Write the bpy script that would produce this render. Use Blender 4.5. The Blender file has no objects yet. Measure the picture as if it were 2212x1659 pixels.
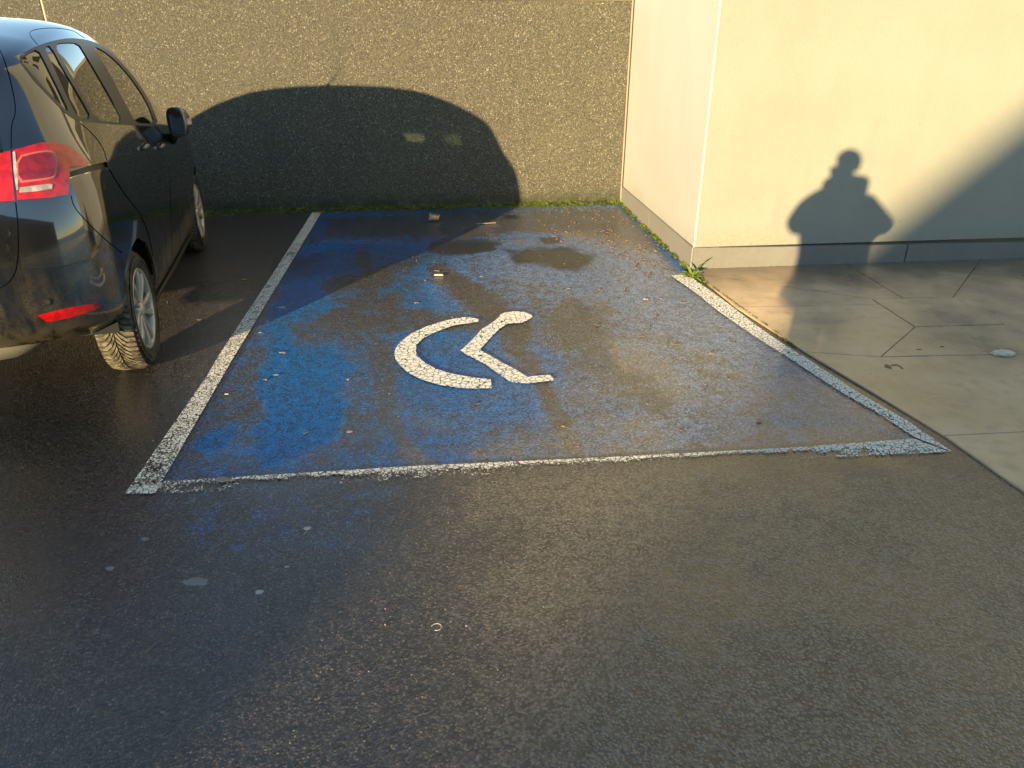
import bpy, bmesh, math, random
import numpy as np
from mathutils import Vector, Matrix, noise as mnoise
from mathutils.geometry import delaunay_2d_cdt, tessellate_polygon
from mathutils.bvhtree import BVHTree
random.seed(7); rng = np.random.default_rng(7)
R = math.radians
sc = bpy.context.scene
col = sc.collection
# ------------------------------------------------------------------ camera
F, CX, CY, PITCH, EYE = 1600., 1106., 829.5, R(25.4), 1.664      # measured on a 2212 px wide copy of the photograph
cam = bpy.data.cameras.new('camera'); cam.sensor_width = 36; cam.lens = 36*F/2212; cam.clip_end = 2000; cam.clip_start = .02
camo = bpy.data.objects.new('camera', cam); col.objects.link(camo)
camo.location = (0, 0, EYE); camo.rotation_euler = (R(90)-PITCH, 0, 0); sc.camera = camo
# ------------------------------------------------------------------ light
SUN_AZ, SUN_EL = R(23.3), R(8.6)          # direction the light travels towards, measured from +Y to +X
w = bpy.data.worlds.new('World'); sc.world = w; w.use_nodes = True
nt = w.node_tree; bg = nt.nodes['Background']; bg.inputs['Strength'].default_value = 0.15
sky = nt.nodes.new('ShaderNodeTexSky'); sky.sky_type = 'NISHITA'; sky.sun_disc = False
sky.sun_elevation = SUN_EL; sky.sun_rotation = SUN_AZ + math.pi
sky.air_density = 1.0; sky.dust_density = 0.0; sky.ozone_density = 1.5
nt.links.new(sky.outputs[0], bg.inputs[0])
sl = bpy.data.lights.new('sun', 'SUN'); sl.energy = 4.3; sl.angle = R(.53); sl.color = (1.0, .775, .43)
so = bpy.data.objects.new('sun', sl); col.objects.link(so)
sd = Vector((math.sin(SUN_AZ)*math.cos(SUN_EL), math.cos(SUN_AZ)*math.cos(SUN_EL), -math.sin(SUN_EL)))
so.rotation_euler = sd.to_track_quat('-Z', 'Y').to_euler(); so.location = (-10, -20, 8)
vs = sc.view_settings; vs.view_transform = 'Standard'; vs.look = 'None'; vs.gamma = 1; vs.use_curve_mapping = False
vs.exposure = 1.4
sc.cycles.max_bounces = 8; sc.cycles.transparent_max_bounces = 12; sc.cycles.caustics_reflective = False; sc.cycles.caustics_refractive = False
sc.cycles.use_denoising = True

# ------------------------------------------------------------------ helpers
cP, sP = math.cos(PITCH), math.sin(PITCH)
def ray(x, y):
    a, b = (x-CX)/F, (CY-y)/F
    return Vector((a, cP+b*sP, -sP+b*cP))
def G(x, y, z=0.0):
    r = ray(x, y); t = (z-EYE)/r.z
    return Vector((r.x*t, r.y*t, z))
def px_of(X, Y, Z=0.0):                     # numpy: where ground points fall in the survey photo
    d1, d2 = Y, Z-EYE
    dep = d1*cP-d2*sP; up = d1*sP+d2*cP
    return CX+F*X/dep, CY-F*up/dep
def mesh_obj(name, verts, faces, mat, parent=None, smooth=False):
    me = bpy.data.meshes.new(name); me.from_pydata([tuple(v) for v in verts], [], [tuple(f) for f in faces]); me.update()
    if mat: me.materials.append(mat)
    if smooth: me.polygons.foreach_set('use_smooth', [True]*len(me.polygons))
    o = bpy.data.objects.new(name, me); col.objects.link(o)
    if parent: o.parent = parent
    return o
def bm_obj(name, bm, mat, parent=None, smooth=False):
    me = bpy.data.meshes.new(name); bm.normal_update(); bm.to_mesh(me); bm.free()
    me.materials.append(mat)
    if smooth: me.polygons.foreach_set('use_smooth', [True]*len(me.polygons))
    o = bpy.data.objects.new(name, me); col.objects.link(o)
    if parent: o.parent = parent
    return o
def tag(o, label=None, cat=None, group=None, kind=None):
    if label: o['label'] = label
    if cat: o['category'] = cat
    if group: o['group'] = group
    if kind: o['kind'] = kind
    return o
def empty(name, loc, rz=0):
    o = bpy.data.objects.new(name, None); o.location = loc; o.rotation_euler = (0, 0, rz); o.empty_display_size = .1
    col.objects.link(o); return o
def add_prism(bm, pts, z0, z1, inset=0.0):
    """closed polygon (list of 2D points, any order) extruded z0..z1, optional chamfer on top"""
    n = len(pts); area = sum(pts[i][0]*pts[(i+1) % n][1]-pts[(i+1) % n][0]*pts[i][1] for i in range(n))
    if area < 0: pts = pts[::-1]
    b = [bm.verts.new((p[0], p[1], z0)) for p in pts]
    t = [bm.verts.new((p[0], p[1], z1-inset)) for p in pts]
    for i in range(n): bm.faces.new((b[i], b[(i+1) % n], t[(i+1) % n], t[i]))
    bm.faces.new(b[::-1])
    if inset:
        c = Vector((sum(p[0] for p in pts)/n, sum(p[1] for p in pts)/n))
        ins = shrink(pts, inset)
        u = [bm.verts.new((p[0], p[1], z1)) for p in ins]
        for i in range(n): bm.faces.new((t[i], t[(i+1) % n], u[(i+1) % n], u[i]))
        bm.faces.new(u)
    else: bm.faces.new(t)
def shrink(pts, d):
    n = len(pts); P = [Vector((p[0], p[1])) for p in pts]
    area = sum(P[i].x*P[(i+1) % n].y-P[(i+1) % n].x*P[i].y for i in range(n)); s = 1 if area > 0 else -1
    out = []
    for i in range(n):
        a, b, c = P[i-1], P[i], P[(i+1) % n]
        e1 = (b-a).normalized(); e2 = (c-b).normalized()
        n1 = Vector((-e1.y, e1.x))*s; n2 = Vector((-e2.y, e2.x))*s
        k = 1+n1.dot(n2)
        out.append(b+(n1+n2)*(d/max(k, .3)))
    return out
def add_box(bm, x0, x1, y0, y1, z0, z1, M=None):
    vs_ = [Vector((x, y, z)) for z in (z0, z1) for x, y in ((x0, y0), (x1, y0), (x1, y1), (x0, y1))]
    if M: vs_ = [M @ v for v in vs_]
    v = [bm.verts.new(p) for p in vs_]
    for f in ((3, 2, 1, 0), (4, 5, 6, 7), (0, 1, 5, 4), (1, 2, 6, 5), (2, 3, 7, 6), (3, 0, 4, 7)): bm.faces.new([v[i] for i in f])
def add_lathe(bm, prof, n, M=Matrix(), close=False):
    """prof: list of (radius, axial); axis = local Y"""
    rings = []
    for r, a in prof:
        rings.append([bm.verts.new(M @ Vector((r*math.cos(2*math.pi*k/n), a, r*math.sin(2*math.pi*k/n)))) for k in range(n)])
    m = len(rings)
    for i in range(m if close else m-1):
        A, B = rings[i], rings[(i+1) % m]
        for k in range(n): bm.faces.new((A[k], A[(k+1) % n], B[(k+1) % n], B[k]))
    return rings
def add_tube(bm, pts, r, n=8, cap=True):
    pts = [Vector(p) for p in pts]; rings = []
    for i, p in enumerate(pts):
        t = (pts[min(i+1, len(pts)-1)]-pts[max(i-1, 0)]).normalized()
        a = t.orthogonal().normalized() if i == 0 else (prev-t*prev.dot(t)).normalized()
        prev = a; b = t.cross(a); rr = r[i] if isinstance(r, (list, tuple)) else r
        rings.append([bm.verts.new(p+(a*math.cos(2*math.pi*k/n)+b*math.sin(2*math.pi*k/n))*rr) for k in range(n)])
    for A, B in zip(rings, rings[1:]):
        for k in range(n): bm.faces.new((A[k], A[(k+1) % n], B[(k+1) % n], B[k]))
    if cap: bm.faces.new(rings[0][::-1]); bm.faces.new(rings[-1])
# ------------------------------------------------------------------ node helper
class NB:
    def __init__(s, name):
        s.m = bpy.data.materials.new(name); s.m.use_nodes = True; s.t = s.m.node_tree; s.n = s.t.nodes
        s.bsdf = s.n['Principled BSDF']; s.out = s.n['Material Output']; s._co = None
    def new(s, typ, **kw):
        n = s.n.new(typ)
        for k, v in kw.items():
            if k.startswith('i_'): pass
            else: setattr(n, k, v)
        return n
    def link(s, a, b): s.t.links.new(a, b)
    def put(s, v, sock):
        if v is None: return
        if hasattr(v, 'is_output'): s.link(v, sock)
        else:
            if sock.type == 'RGBA' and isinstance(v, (int, float)): v = (v, v, v, 1)
            elif sock.type == 'RGBA' and len(v) == 3: v = (*v, 1)
            sock.default_value = v
    def co(s):
        if s._co is None:
            g = s.new('ShaderNodeNewGeometry'); s._co = g.outputs['Position']
        return s._co
    def obj(s):
        return s.new('ShaderNodeTexCoord').outputs['Object']
    def scale(s, v, xyz):
        n = s.new('ShaderNodeMapping'); s.put(v, n.inputs[0]); n.inputs['Scale'].default_value = xyz; return n.outputs[0]
    def noise(s, sc_, det=3, rough=.5, v=None, dist=0):
        n = s.new('ShaderNodeTexNoise'); n.inputs['Scale'].default_value = sc_; n.inputs['Detail'].default_value = det
        n.inputs['Roughness'].default_value = rough; n.inputs['Distortion'].default_value = dist
        s.put(v if v is not None else s.co(), n.inputs['Vector']); return n.outputs['Fac']
    def vor(s, sc_, feat='F1', v=None, out='Distance', rnd=1):
        n = s.new('ShaderNodeTexVoronoi'); n.feature = feat; n.inputs['Scale'].default_value = sc_; n.inputs['Randomness'].default_value = rnd
        s.put(v if v is not None else s.co(), n.inputs['Vector']); return n.outputs[out]
    def math(s, op, a, b=0., c=0., clamp=False):
        n = s.new('ShaderNodeMath', operation=op, use_clamp=clamp); s.put(a, n.inputs[0]); s.put(b, n.inputs[1]); s.put(c, n.inputs[2]); return n.outputs[0]
    def ss(s, v, a, b, lo=0., hi=1.):
        n = s.new('ShaderNodeMapRange', interpolation_type='SMOOTHSTEP')
        s.put(v, n.inputs[0]); s.put(a, n.inputs[1]); s.put(b, n.inputs[2]); s.put(lo, n.inputs[3]); s.put(hi, n.inputs[4]); return n.outputs[0]
    def mix(s, f, a, b):
        n = s.new('ShaderNodeMix', data_type='RGBA'); s.put(f, n.inputs[0]); s.put(a, n.inputs[6]); s.put(b, n.inputs[7]); return n.outputs[2]
    def ramp(s, v, stops):
        n = s.new('ShaderNodeValToRGB'); s.put(v, n.inputs[0]); e = n.color_ramp.elements
        while len(e) < len(stops): e.new(.5)
        for el, (p, c) in zip(e, stops): el.position = p; el.color = (*c, 1)
        return n.outputs[0]
    def attr(s, name):
        return s.new('ShaderNodeAttribute', attribute_name=name).outputs['Fac']
    def bump(s, h, strength, dist=1., normal=None):
        n = s.new('ShaderNodeBump'); s.put(strength, n.inputs['Strength']); n.inputs['Distance'].default_value = dist
        s.put(h, n.inputs['Height']); s.put(normal, n.inputs['Normal']); return n.outputs[0]
    def sep(s, v):
        n = s.new('ShaderNodeSeparateXYZ'); s.put(v, n.inputs[0]); return n.outputs
    def set(s, **kw):
        for k, v in kw.items(): s.put(v, s.bsdf.inputs[k.replace('_', ' ')])
        return s.m
def flat(name, c, rough=.6, metal=0, **kw):
    b = NB(name); b.set(Base_Color=c, Roughness=rough, Metallic=metal, **kw); return b.m
def grainy(name, c, rough=.6, amt=.25, sc_=60, bump=.15, **kw):
    b = NB(name); v = b.obj(); n = b.noise(sc_, 4, .6, v); n2 = b.noise(sc_*.08, 2, .5, v)
    f = b.math('MULTIPLY_ADD', b.math('ADD', n, n2), amt, 1-amt)
    mul = b.new('ShaderNodeVectorMath', operation='SCALE'); mul.inputs[0].default_value = c; b.link(f, mul.inputs['Scale'])
    b.set(Base_Color=mul.outputs[0], Roughness=rough, Normal=b.bump(n, bump, .002), **kw); return b.m

# ------------------------------------------------------------------ ground material
def asphalt_material(name):
    b = NB(name)
    blue, pale, dark, tan, wet = (b.attr(k) for k in ('blue', 'pale', 'dark', 'tan', 'wet'))
    far = b.new('ShaderNodeCameraData')
    big = b.noise(1.3, 4, .55); mid = b.noise(9, 4, .6); fine = b.noise(72, 5, .72); grit = b.noise(260, 2, .6)
    vd = b.vor(125); vcol = b.new('ShaderNodeTexVoronoi'); vcol.inputs['Scale'].default_value = 125; b.link(b.co(), vcol.inputs['Vector'])
    cs = b.new('ShaderNodeSeparateColor'); b.link(vcol.outputs['Color'], cs.inputs[0])
    base = b.ramp(fine, [(.32, (.014, .013, .014)), (.46, (.046, .039, .036)), (.56, (.112, .093, .079)), (.72, (.29, .235, .185))])
    base = b.mix(b.ss(mid, .35, .7, 0, .35), base, (.085, .075, .062))
    vs2 = b.vor(100); pit = b.ss(vs2, .40, .62); pitw = b.math('MULTIPLY', pit, b.ss(b.noise(20, 3, .6), .35, .6, .35, 1))
    # single pale chips of aggregate
    chip = b.math('MULTIPLY', b.ss(cs.outputs[0], .90, .94), b.ss(vd, .55, .30))
    base = b.mix(chip, base, b.ramp(cs.outputs[1], [(0, (.30, .26, .20)), (.6, (.34, .30, .24)), (1, (.38, .22, .11))]))
    # tan silt film, plus the cream wall's reflection painted in as colour
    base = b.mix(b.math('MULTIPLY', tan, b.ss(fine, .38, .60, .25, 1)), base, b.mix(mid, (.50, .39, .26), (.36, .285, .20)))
    base = b.mix(b.math('MULTIPLY', pale, .5), base, b.mix(b.ss(fine, .4, .6), (.11, .10, .095), (.36, .32, .29)))
    # worn blue paint on the stone tops; beyond the bay, painted sky reflection
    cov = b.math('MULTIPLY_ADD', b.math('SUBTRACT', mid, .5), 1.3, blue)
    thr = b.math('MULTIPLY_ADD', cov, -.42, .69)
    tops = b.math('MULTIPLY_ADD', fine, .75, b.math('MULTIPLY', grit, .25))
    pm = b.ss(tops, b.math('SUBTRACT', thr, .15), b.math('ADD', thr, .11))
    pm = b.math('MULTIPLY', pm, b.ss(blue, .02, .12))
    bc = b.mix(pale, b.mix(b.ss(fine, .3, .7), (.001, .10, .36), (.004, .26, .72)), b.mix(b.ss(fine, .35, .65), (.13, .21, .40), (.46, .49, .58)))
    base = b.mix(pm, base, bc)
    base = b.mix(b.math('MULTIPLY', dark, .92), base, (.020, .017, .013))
    base = b.mix(b.ss(wet, 0, 1, 0, .42), base, (.010, .012, .018))
    base = b.mix(b.math('MULTIPLY', pitw, .82), base, (.008, .008, .008))
    h = b.math('ADD', b.math('MULTIPLY', fine, .40), b.math('MULTIPLY', b.ss(vs2, .1, .65, 1, 0), .60))
    st = b.ss(wet, 0, 1, 1.0, .42)
    nrm = b.bump(b.math('ADD', h, b.math('MULTIPLY', grit, .35)), st, .011)
    rough = b.math('ADD', b.ss(wet, 0, 1, .50, .20), b.ss(big, .35, .7, -.05, .1))
    b.set(Base_Color=base, Roughness=rough, Normal=nrm, Specular_IOR_Level=.6, Diffuse_Roughness=1., Coat_Weight=b.math('MULTIPLY', b.ss(wet, 0, .8, .20, .72), b.ss(blue, .35, .85, 1, .15)), Coat_Roughness=b.ss(wet, .2, 1, .34, .20), Coat_IOR=1.5, Coat_Normal=b.bump(h, b.ss(wet, 0, 1, .30, .12), .007))
    return b.m
M_asph = asphalt_material('wet_asphalt')

# survey coordinates of the blemishes and painted reflections, evaluated on the ground grid
def seg_dist(px, py, poly, closed=True):
    d = np.full(px.shape, 1e9); n = len(poly)
    inside = np.zeros(px.shape, bool)
    for i in range(n if closed else n-1):
        x0, y0 = poly[i]; x1, y1 = poly[(i+1) % n]
        dx, dy = x1-x0, y1-y0
        t = np.clip(((px-x0)*dx+(py-y0)*dy)/(dx*dx+dy*dy+1e-9), 0, 1)
        d = np.minimum(d, np.hypot(px-x0-t*dx, py-y0-t*dy))
        if closed:
            c = ((y0 > py) != (y1 > py)) & (px < dx*(py-y0)/(dy+1e-12)+x0); inside ^= c
    return np.where(inside, d, -d) if closed else d
def sst(v, a, b):
    t = np.clip((v-a)/(b-a), 0, 1); return t*t*(3-2*t)
def fbm(X, Y, s, oct_=4, seed=0):
    """value noise in numpy"""
    out = np.zeros(X.shape); amp = 1; tot = 0; r_ = np.random.default_rng(seed)
    for o in range(oct_):
        N = 64; g = r_.random((N, N)); x = X*s*2**o+13.7*o+500; y = Y*s*2**o+7.1*o+500
        xi = np.floor(x).astype(int); yi = np.floor(y).astype(int); fx = x-xi; fy = y-yi
        fx = fx*fx*(3-2*fx); fy = fy*fy*(3-2*fy)
        a = g[xi % N, yi % N]; b_ = g[(xi+1) % N, yi % N]; c = g[xi % N, (yi+1) % N]; d = g[(xi+1) % N, (yi+1) % N]
        out += amp*((a*(1-fx)+b_*fx)*(1-fy)+(c*(1-fx)+d*fx)*fy); tot += amp; amp *= .5
    return out/tot
gx0, gx1, gy0, gy1, gs = -4.2, 3.0, .75, 8.4, .016
xs = np.arange(gx0, gx1+1e-6, gs); ys = np.arange(gy0, gy1+1e-6, gs)
NX, NY = len(xs), len(ys)
GX, GY = np.meshgrid(xs, ys)
PX, PY = px_of(GX, GY)
w1 = fbm(GX, GY, 3.2, 5, 1)-.5; w2 = fbm(GX, GY, 3.2, 5, 2)-.5; w3 = fbm(GX, GY, 9, 4, 3)-.5
sc_px = np.clip((PY-70)/700, .25, 2.0)
WX = PX+w1*90*sc_px; WY = PY+w2*45*sc_px*sc_px
def blob(poly, soft, warp=1.0):
    x = PX+(WX-PX)*warp; y = PY+(WY-PY)*warp
    return sst(seg_dist(x, y, poly), -soft, soft)
def stroke(line, width, soft, warp=.6):
    x = PX+(WX-PX)*warp; y = PY+(WY-PY)*warp
    return 1-sst(seg_dist(x, y, line, False), width-soft, width+soft)
BAY = [(345, 1040), (694, 459), (900, 447), (1342, 440), (1498, 598), (1450, 596), (1985, 946)]
bay = sst(seg_dist(PX+w3*6, PY+w3*3, BAY), -3, 3)
blue = np.zeros(GX.shape)
def addb(m, v):
    global blue
    blue = np.maximum(blue, m*v)
addb(blob(BAY, 15, 0), .42)
addb(blob([(560, 790), (600, 700), (690, 640), (740, 700), (770, 800), (760, 960), (700, 1000), (560, 1010), (540, 900)], 35), .86)
addb(blob([(400, 1000), (470, 900), (505, 890), (505, 960), (440, 985)], 12), .9)
addb(blob([(540, 780), (600, 780), (600, 930), (540, 940)], 25), .85)
addb(blob([(640, 545), (700, 505), (940, 512), (900, 560), (760, 600), (640, 700), (560, 760), (600, 640)], 20), .70)
addb(blob([(660, 560), (700, 512), (790, 525), (770, 552)], 10), .8)
addb(blob([(850, 700), (900, 560), (1010, 540), (1080, 640), (1170, 700), (1230, 760), (1260, 920), (1000, 950), (860, 860)], 40), .66)
addb(blob([(900, 600), (960, 560), (1090, 650), (980, 680), (890, 660)], 18), .70)
addb(blob([(860, 880), (1000, 940), (1060, 1000), (900, 1010), (800, 1000), (840, 900)], 25), .58)
addb(blob([(1080, 500), (1180, 496), (1200, 515), (1090, 518)], 8), .72)
addb(blob([(1050, 520), (1300, 500), (1460, 590), (1600, 680), (1750, 800), (1700, 880), (1420, 720), (1200, 640), (1000, 600)], 30), .60)
addb(blob([(1400, 900), (1500, 800), (1750, 800), (1950, 930), (1500, 960)], 30), .54)
addb(stroke([(1355, 446), (1400, 490), (1492, 592)], 13, 5, .3), .95)
addb(stroke([(1000, 447), (1340, 443)], 5, 3, .2), .8)
addb(stroke([(860, 452), (720, 462), (690, 480)], 25, 15, .3), .5)
# bare wheel tracks and scrapes
bare = np.maximum.reduce([
    stroke([(790, 560), (800, 700), (830, 820), (880, 960), (900, 1010)], 22, 18)*.7,
    stroke([(950, 595), (1040, 650), (1130, 720)], 26, 12)*.95,
    stroke([(1090, 700), (1150, 790), (1190, 860), (1230, 960)], 20, 14)*.8,
    blob([(640, 700), (760, 640), (860, 640), (880, 700), (760, 730), (660, 760)], 25)*.75,
    blob([(860, 690), (900, 670), (1110, 680), (1100, 705), (880, 712)], 12)*.8,
    blob([(1180, 690), (1300, 640), (1330, 760), (1480, 860), (1420, 900), (1280, 800)], 30)*.75,
    blob([(1040, 462), (1330, 452), (1420, 540), (1300, 520), (1180, 500), (960, 520)], 16)*.75,
    blob([(700, 468), (1090, 452), (960, 515), (700, 505)], 12)*.75,
    blob([(340, 1045), (520, 760), (560, 760), (550, 880), (420, 960), (430, 1040)], 20)*.5,
    blob([(700, 600), (900, 560), (820, 620), (700, 640)], 14)*.8,
    blob([(760, 870), (830, 860), (870, 950), (700, 1000)], 25)*.5])
blue = blue*(1-bare)*bay
blue = np.maximum(blue, blob([(330, 1060), (850, 1050), (780, 1180), (430, 1190)], 90, .5)*.17*(1-bay))  # sparse blue below the end line: sky reflection put into the colour
pale = np.clip(sst(PX+w1*250, 860, 1500)*.85+blob([(900, 620), (1000, 540), (1200, 560), (1250, 640), (1000, 680)], 30)*.3, 0, 1)
pale *= 1-stroke([(1355, 446), (1400, 490), (1492, 592)], 22, 8, .3)
pale = pale*bay
pale = np.maximum(pale, blob([(690, 512), (870, 508), (860, 518), (700, 525)], 8)*.3)
def cr(L): return [(864+x*.5447, 345.6+y*.5447) for x, y in L]
dark = np.maximum.reduce([
    blob(cr([(440, 392), (500, 347), (560, 362), (640, 340), (700, 355), (775, 378), (765, 408), (700, 432), (620, 438), (560, 405), (470, 412)]), 4, .35),
    blob(cr([(130, 352), (200, 335), (290, 320), (360, 322), (382, 355), (300, 374), (180, 368)]), 4, .35),
    blob(cr([(545, 305), (630, 308), (640, 328), (570, 332)]), 2.5, .2),
    blob(cr([(410, 218), (470, 216), (455, 234), (415, 232)]), 2, .3),
    blob(cr([(385, 350), (460, 355), (500, 365), (440, 370)]), 3, .3)*.8,
    blob(cr([(680, 540), (730, 560), (760, 610), (720, 620)]), 6, .3)*.5,
    blob([(930, 522), (1000, 518), (1050, 530), (1060, 545), (980, 550), (930, 545)], 6)*1.0,
    blob([(1020, 520), (1070, 518), (1075, 528), (1030, 532)], 4)*.9,
    blob([(1095, 545), (1170, 532), (1240, 536), (1300, 548), (1290, 572), (1240, 590), (1190, 582), (1130, 565)], 8)*.85,
    blob([(1130, 535), (1175, 530), (1230, 540), (1180, 550), (1120, 550)], 5)*.6,
    blob([(1160, 513), (1210, 516), (1190, 526), (1170, 524)], 3)*.8,
    blob([(1080, 466), (1130, 466), (1115, 476), (1075, 474)], 4)*.8,
    blob([(720, 540), (800, 520), (960, 530), (900, 580), (700, 590), (560, 620)], 10)*.45,
    blob([(590, 560), (700, 548), (690, 575), (580, 600)], 8)*.7,
    blob([(0, 840), (340, 800), (450, 900), (300, 1060), (250, 1250), (0, 1300)], 70)*.55,  # wet ground beside the car, its dark reflection painted in
    blob([(1330, 462), (1390, 475), (1450, 540), (1380, 530), (1290, 490)], 12)*.4])
tan = np.maximum.reduce([  # some silt; the larger beige areas paint in the cream wall's reflection
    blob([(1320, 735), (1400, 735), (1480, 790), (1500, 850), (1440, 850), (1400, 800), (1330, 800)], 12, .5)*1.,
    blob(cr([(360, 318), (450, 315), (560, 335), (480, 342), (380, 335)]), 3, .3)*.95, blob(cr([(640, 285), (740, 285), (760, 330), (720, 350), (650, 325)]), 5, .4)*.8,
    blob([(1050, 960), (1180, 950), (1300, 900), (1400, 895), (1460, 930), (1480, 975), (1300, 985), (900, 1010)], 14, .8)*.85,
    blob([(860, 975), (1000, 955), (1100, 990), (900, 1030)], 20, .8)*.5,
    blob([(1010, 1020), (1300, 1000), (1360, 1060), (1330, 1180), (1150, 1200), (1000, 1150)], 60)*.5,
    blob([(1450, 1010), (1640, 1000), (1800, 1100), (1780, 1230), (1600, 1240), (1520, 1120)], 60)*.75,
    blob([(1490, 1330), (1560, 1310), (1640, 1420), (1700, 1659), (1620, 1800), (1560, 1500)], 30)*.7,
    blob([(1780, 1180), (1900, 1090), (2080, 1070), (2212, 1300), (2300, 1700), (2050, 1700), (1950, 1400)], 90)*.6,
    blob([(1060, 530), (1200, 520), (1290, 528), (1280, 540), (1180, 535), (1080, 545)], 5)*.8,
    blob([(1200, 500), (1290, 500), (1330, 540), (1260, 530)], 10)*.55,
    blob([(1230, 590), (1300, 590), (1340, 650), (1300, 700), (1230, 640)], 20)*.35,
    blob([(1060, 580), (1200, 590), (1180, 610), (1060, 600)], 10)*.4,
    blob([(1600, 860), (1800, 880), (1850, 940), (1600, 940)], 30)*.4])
tan = np.maximum(tan, .62*sst(PX+w1*260, 820, 1250)*sst(PY, 965, 1060)*(.75+.5*(w2+.5)*1.0).clip(0, 1))  # broad warm tint on the right: building's reflection put into the colour
wet = np.clip(.55+.28*sst(w1+w3*.4, -.15, .2)*sst(PY, 500, 900), 0, 1)
wet = np.maximum(wet, np.maximum.reduce([
    blob([(1320, 735), (1400, 735), (1500, 850), (1440, 860), (1330, 800)], 14, .8),
    blob([(1050, 960), (1300, 900), (1400, 895), (1480, 975), (1300, 985), (900, 1010)], 12, .8),
    blob([(1095, 545), (1240, 536), (1300, 548), (1290, 572), (1190, 582)], 8),
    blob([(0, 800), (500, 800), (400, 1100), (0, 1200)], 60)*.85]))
wet = wet*(1-.25*sst(PX, 1500, 1750)*sst(PY, 960, 1050))
verts = np.zeros((NX*NY, 3)); verts[:, 0] = GX.ravel(); verts[:, 1] = GY.ravel()
verts[:, 2] = ((fbm(GX, GY, .8, 3, 9)-.5)*.010).ravel()-.002
idx = np.arange(NX*NY).reshape(NY, NX)
quads = np.stack([idx[:-1, :-1], idx[:-1, 1:], idx[1:, 1:], idx[1:, :-1]], -1).reshape(-1, 4)
cen = verts[quads].mean(1); cpx, cpy = px_of(cen[:, 0], cen[:, 1])
inbay = seg_dist(cpx, cpy, BAY) > 0
def grid_part(name, sel):
    q = quads[sel]; used, inv = np.unique(q, return_inverse=True); q = inv.reshape(-1, 4)
    me = bpy.data.meshes.new(name); v = verts[used]
    me.vertices.add(len(v)); me.vertices.foreach_set('co', v.ravel())
    me.loops.add(len(q)*4); me.loops.foreach_set('vertex_index', q.ravel().astype(np.int32))
    me.polygons.add(len(q)); me.polygons.foreach_set('loop_start', np.arange(0, len(q)*4, 4, dtype=np.int32))
    me.polygons.foreach_set('use_smooth', [True]*len(q))
    me.update(calc_edges=True)
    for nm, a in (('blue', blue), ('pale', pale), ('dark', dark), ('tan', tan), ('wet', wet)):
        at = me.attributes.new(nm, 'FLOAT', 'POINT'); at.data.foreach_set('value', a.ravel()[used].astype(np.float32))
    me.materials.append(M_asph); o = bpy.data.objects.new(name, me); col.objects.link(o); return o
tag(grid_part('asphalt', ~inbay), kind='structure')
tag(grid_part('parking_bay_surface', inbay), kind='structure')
bm = bmesh.new()      # the same asphalt beyond the surveyed patch, out to the horizon
for (a, b_, c, d) in ((-900, gx0, -900, 900), (xs[-1], 900, -900, 900), (gx0, xs[-1], -900, gy0), (gx0, xs[-1], ys[-1], 900)):
    bm.faces.new([bm.verts.new((x, y, -.002)) for x, y in ((a, c), (b_, c), (b_, d), (a, d))])
go = bm_obj('ground', bm, M_asph); tag(go, kind='structure')
at = go.data.attributes.new('wet', 'FLOAT', 'POINT'); at.data.foreach_set('value', [.5]*len(go.data.vertices))

# ------------------------------------------------------------------ painted markings
def paint_material(name, wear, crack=.03, tint=(.80, .74, .62)):
    b = NB(name); wr = b.attr('wear')
    warp = b.new('ShaderNodeVectorMath', operation='MULTIPLY_ADD'); n3 = b.new('ShaderNodeTexNoise'); n3.inputs['Scale'].default_value = 45
    b.link(b.co(), n3.inputs['Vector']); b.link(n3.outputs['Color'], warp.inputs[0]); warp.inputs[1].default_value = (.018,)*3; b.link(b.co(), warp.inputs[2])
    ed = b.vor(29 if name == 'symbol_paint' else 46, 'DISTANCE_TO_EDGE', warp.outputs[0]); f1 = b.noise(110, 4, .7); f2 = b.noise(14, 3, .6)
    cr = b.ss(ed, crack*.6, crack*1.6+.02)
    lvl = b.math('ADD', b.math('MULTIPLY', f1, .65), b.math('MULTIPLY', f2, .35))
    thr = b.math('ADD', wr, wear)
    wm = b.ss(lvl, b.math('SUBTRACT', thr, .03), b.math('ADD', thr, .03))
    mask = b.math('MULTIPLY', cr, wm)
    colr = b.mix(b.ss(f1, .3, .7), tuple(c*.72 for c in tint), tint)
    b.set(Base_Color=colr, Roughness=.55, Diffuse_Roughness=1., Normal=b.bump(b.math('MULTIPLY', mask, f1), .5, .004))
    tr = b.new('ShaderNodeBsdfTransparent'); mx = b.new('ShaderNodeMixShader')
    b.link(mask, mx.inputs[0]); b.link(tr.outputs[0], mx.inputs[1]); b.link(b.bsdf.outputs[0], mx.inputs[2]); b.link(mx.outputs[0], b.out.inputs[0])
    return b.m
M_line = paint_material('line_paint', .405, .045); M_sym = paint_material('symbol_paint', .22, .028, (.84, .77, .64))
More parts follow.
